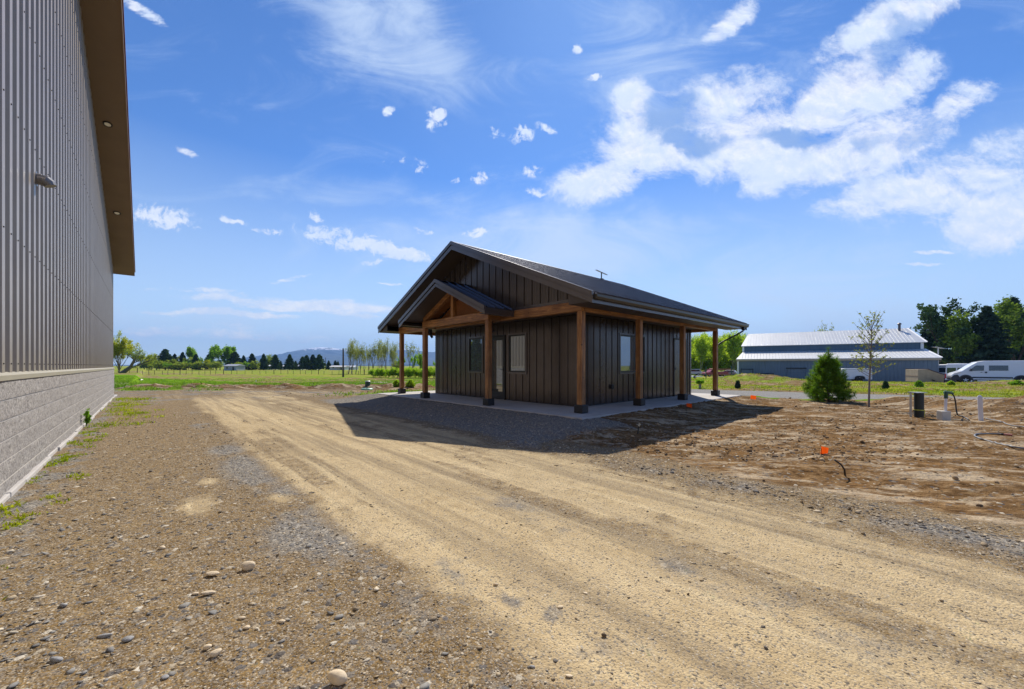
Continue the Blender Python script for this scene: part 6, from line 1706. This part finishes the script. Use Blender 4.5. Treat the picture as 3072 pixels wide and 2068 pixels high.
def scatter():
    rng = np.random.default_rng(99); N = 150000
    r = 1.15*np.exp(rng.random(N)*math.log(14/1.15)); a = math.atan2(FW.y, FW.x)+rng.uniform(-1.0, 1.0, N)
    X = r*np.cos(a); Y = r*np.sin(a)
    tan, dirt, grass, grav, road, dry, w = zones(X, Y)
    base = 1-np.clip(tan*.97+dirt+road+grass, 0, 1)
    windrow = np.exp(-((X-4.65)/.3)**2)*(Y < 5)
    pr = .42*base+.45*grav*(1-tan*.5)+.022*tan+.40*windrow
    ok = (rng.random(N) < pr*.62) & (X > SW+.12) & (slabdist(X, Y) > .03) & (dirt < .6)
    X, Y, r, windrow = X[ok], Y[ok], r[ok], windrow[ok]; n = len(X)
    size = np.clip(np.exp(rng.normal(size=n)*.50+math.log(.0068)), .004, .05)*(1+.22*np.maximum(0, r-1.5)); size = np.clip(size, .004, .05)
    size *= (1+.45*windrow)
    o = pebbles('gravel', X, Y, size, rng.uniform(.2, .45, n), rng, m_stone, .34); o['kind'] = 'stuff'
    # flat grey chips lying loose on the verge, thickest low on the left
    N = 16000; d = 1.25+5.5*rng.random(N)**1.6; px = rng.uniform(-300, 1500, N); rr_ = (px-CX)/FPX*d; X = RT.x*rr_+FW.x*d; Y = RT.y*rr_+FW.y*d
    tan, dirt, grass, grav, road, dry, w = zones(X, Y)
    ok = (rng.random(N) < (1-tan)*(.05+.32*ss(-(px-900)/900, 0, 1)*ss(fbm(X*1.7, Y*1.7, 3, 430), .35, .65))*(1-.6*ss(d, 2.5, 5))) & (X > SW+.14) & (X < 1.2)
    X, Y, d = X[ok], Y[ok], d[ok]; n = len(X); size = np.clip(np.exp(rng.normal(size=n)*.50+math.log(.0125)), .006, .045)*(1+.12*d)
    m_chip = stonemat('slate_chip', [(0, (.14, .14, .14)), (.3, (.22, .22, .215)), (.6, (.30, .29, .265)), (.82, (.42, .37, .29)), (1, (.60, .53, .42))])
    o = pebbles('stone_chips', X, Y, size, rng.uniform(.14, .32, n), rng, m_chip, .2); o['kind'] = 'stuff'
    # clods on the dirt lot, mounds and berm
    N = 90000; r = 3.5*np.exp(rng.random(N)*math.log(34/3.5)); a = math.atan2(FW.y, FW.x)+rng.uniform(-1.0, 1.0, N); X = r*np.cos(a); Y = r*np.sin(a)
    tan, dirt, grass, grav, road, dry, w = zones(X, Y); cl = ss(fbm(X*.7, Y*.7, 2, 52), .38, .62)
    ok = (rng.random(N) < .42*dirt*(.06+1.2*cl**2)*(1+1.5*(slabdist(X, Y) > 12))) & (slabdist(X, Y) > .03)
    X, Y, r = X[ok], Y[ok], r[ok]; n = len(X)
    size = np.clip(np.exp(rng.normal(size=n)*.6+math.log(.011)), .006, .09)*(1+.07*r); size = np.clip(size, .008, .10)
    o = pebbles('dirt_clods', X, Y, size, rng.uniform(.4, .7, n), rng, m_clod); o['kind'] = 'stuff'
    print('clods', n)
scatter()
# single stones that stand out
m_cob = M('river_cobble', (.62, .50, .34), .8, 0, .14, 14, bump=.15, bs=60)
m_cobb = M('blue_grey_stone', (.27, .265, .26), .8, 0, .2, 14, bump=.2, bs=60)
m_clump = M('dark_clod', (.13, .09, .055), .95, 0, .25, 20, bump=.5, bs=60)
def stone(px, py, w, lab, flat=.55, mat=None, asp=.6, rot=0):
    p, d = on_ground(px, py); s = w/FPX*d*math.hypot(1, 0); rng = np.random.default_rng(int(px*3+py)); v0, f0 = ico()
    me = bpy.data.meshes.new('stone'); v = v0*(1+rng.normal(size=(12, 1))*.28)*np.array([1, asp, flat*.9])
    c_, s_ = math.cos(rot-TH), math.sin(rot-TH); v = np.stack([v[:, 0]*c_-v[:, 1]*s_, v[:, 0]*s_+v[:, 1]*c_, v[:, 2]], 1)*s*.5
    me.from_pydata([tuple(q) for q in v], [], [tuple(q) for q in f0.tolist()]); me.update(); me.materials.append(mat or m_cob)
    o = bpy.data.objects.new('stone', me); COL.objects.link(o); o.location = p+Vector((0, 0, s*flat*.28))
    md = o.modifiers.new('sub', 'SUBSURF'); md.levels = 1; md.render_levels = 2 if w > 35 else 1
    me.polygons.foreach_set('use_smooth', [True]*len(me.polygons)); prop(o, lab, 'stone')
for a in [(744, 1708, 46, 'largest upright tan cobble on the gravel verge', .85, None, .8), (639, 1728, 50, 'long pale flat cobble left of the largest tan cobble', .4), (627, 1784, 42, 'pale oblong cobble below the long flat cobble', .45, None, .55, .4),
          (586, 1784, 24, 'small cream stone touching the left of the pale oblong cobble', .5), (623, 1946, 40, 'pale slanted stone just behind the yellowish cobble near the bottom', .5, None, .5, .2),
          (647, 1966, 42, 'yellowish cobble tilted in front of the pale slanted stone', .7, None, .6, .6), (1011, 2050, 68, 'big cream boulder cut by the bottom edge of the view', .8, None, .8),
          (486, 1647, 30, 'pale flat stone higher up on the verge', .45), (495, 2034, 32, 'blue grey flat stone near the bottom edge', .35, m_cobb, .8), (384, 1922, 36, 'grey angular stone with a paler top low on the verge', .5, m_cobb),
          (314, 1911, 52, 'long thin blue grey slab of stone low on the verge', .25, m_cobb, .4, .2), (190, 1821, 30, 'dark grey angular stone left on the verge', .6, m_cobb), (170, 1984, 50, 'long grey stone near the bottom left corner', .4, m_cobb, .45),
          (723, 1858, 30, 'cream flat pebble on the brown verge right of the cobbles', .4), (845, 1868, 28, 'tan pebble at the edge of the verge and the track', .4), (740, 1886, 32, 'pale wide pebble below the cream flat pebble', .45),
          (1683, 1824, 24, 'flat pinkish stone in the grey patch on the track', .35), (1707, 2032, 30, 'cream flat stone at the bottom of the track', .4), (1597, 2003, 26, 'blue grey stone near the bottom of the track', .4, m_cobb),
          (1812, 1911, 22, 'dark clod of earth low on the tan track', .7, m_clump), (1487, 1756, 20, 'cream stone beside dark gravel on the track', .5), (1757, 1781, 24, 'thin pale stone sunk in the tan track', .2),
          (2548, 1529, 16, 'brown clod on the stony edge of the track', .8, m_clump), (1997, 1367, 10, 'brown round clod at the edge of the dirt, right of the shadow', .8, m_clump), (1943, 1359, 12, 'brown clod beside the shadow tip', .7, m_clump),
          (2064, 1785, 10, 'small dark round clod on the right of the tan track', .8, m_clump), (2292, 1445, 12, 'dark clod between the orange flag and the track', .8, m_clump), (338, 1500, 20, 'brown pebble alone on the verge near the wall', .6)]:
    stone(*a)
def grassy():
    rng = np.random.default_rng(123)
    def blades(name, X, Y, h, w, mat, lean=.5, k=1):
        n = len(X); Z = H(X, Y)
        B = np.stack([X, Y, Z-.01], 1); a = rng.random(n)*6.28; wd = np.stack([np.cos(a), np.sin(a), 0*a], 1)*(w*.5)[:, None]
        tip = B+np.stack([rng.normal(size=n)*h*lean, rng.normal(size=n)*h*lean, h], 1); mid = (B+tip)/2+np.array([0, 0, 1])*(h*.12)[:, None]
        V = np.stack([B-wd, B+wd, mid+wd*.8, tip, mid-wd*.8], 1)
        F = np.arange(n)[:, None]*5; F = np.concatenate([F+np.array([[0, 1, 2, 4]]), F+np.array([[4, 2, 3, 3]])], 0)
        V = V.reshape(-1, 3)
        # triangles only, so that all faces have the same size
        T3 = np.concatenate([np.arange(n)[:, None]*5+np.array([[0, 1, 2]]), np.arange(n)[:, None]*5+np.array([[0, 2, 4]]), np.arange(n)[:, None]*5+np.array([[4, 2, 3]])], 0)
        t = np.clip(fbm(X*.9, Y*.9, 2, 400)*.9+rng.random(n)*.5-.2, 0, 1)
        o = np_mesh(name, V, T3, mat, attrs={'tone': ('FLOAT', np.repeat(t, 5))}); o['kind'] = 'stuff'; return o
    G1 = leafmat('bank_grass', (.10, .16, .02), (.46, .42, .06), .4); G2 = leafmat('field_grass', (.09, .19, .02), (.26, .36, .05), .4); G3 = leafmat('weed_leaves', (.15, .22, .015), (.44, .44, .03), .45)
    # bank and yard side
    N = 150000; d = rng.uniform(18, 52, N); px = rng.uniform(1980, 3250, N); r = (px-CX)/FPX*d; X = RT.x*r+FW.x*d; Y = RT.y*r+FW.y*d
    tan, dirt, grass, grav, road, dry, w = zones(X, Y); s = X+.3*Y
    ok = (rng.random(N) < .75*grass*(.12+.88*ss(fbm(X*1.2, Y*1.2, 3, 410), .4, .6))) & (s > 18) & (s < 56)
    X, Y = X[ok], Y[ok]; n = len(X); blades('bank_grass', X, Y, rng.uniform(.04, .13, n), rng.uniform(.02, .05, n), G1)
    N = 110000; d = 15+(rng.random(N)**1.3)*55; px = rng.uniform(300, 1420, N); r = (px-CX)/FPX*d; X = RT.x*r+FW.x*d; Y = RT.y*r+FW.y*d
    tan, dirt, grass, grav, road, dry, w = zones(X, Y)
    ok = (rng.random(N) < grass*(1-.7*w)*(.2+.8*ss(fbm(X*.8, Y*.8, 3, 411), .4, .6))) & (X > -15)
    X, Y = X[ok], Y[ok]; n = len(X); blades('field_grass', X, Y, rng.uniform(.05, .16, n), rng.uniform(.02, .06, n), G2)
    # weeds along the shop wall
    X = []; Y = []; hh = []
    for i in range(230):
        y = 1.6+12*rng.random()**1.5; x = SW+.14+abs(rng.normal())*.16
        if fbm(np.array([x*2.]), np.array([y*1.1]), 3, 420)[0] < .43: continue
        k = rng.integers(10, 40); X += list(x+rng.normal(size=k)*.035); Y += list(y+rng.normal(size=k)*.045); hh += list(rng.uniform(.012, .055, k)*rng.uniform(.6, 1.3))
    for i in range(60):
        y = rng.uniform(12, 22); x = SW+.3+abs(rng.normal())*.5; k = 30; X += list(x+rng.normal(size=k)*.1); Y += list(y+rng.normal(size=k)*.12); hh += list(rng.uniform(.03, .09, k))
    X = np.array(X); Y = np.array(Y); n = len(X); blades('weeds', X, Y, np.array(hh), rng.uniform(.006, .013, n)*(1+.05*Y), G3, .7)
    p, d = on_ground(236, 1283); q = WP(236, d); T = thing('tall_weed', 'tall thin green weed standing against the block wall', 'weed', (SW+.14, q.y, gz(SW+.14, q.y))); mb = MB(); C = []
    for k in range(4):
        a = k*1.7; e = Vector((.03*math.cos(a)+.02, .05*math.sin(a), .22+.05*k)); mb.tube([(0, 0, 0), tuple(e*.5+Vector((0, 0, .02))), tuple(e)], [.004, .003, .002], 5); C += [tuple(e*f) for f in (.4, .55, .7, .85, 1)]
    mb.build('stem', L_green, T); leafobj('leaves', L_green, T, [leaves(C, .022, 7, .035, 2.2, rng)])
grassy()
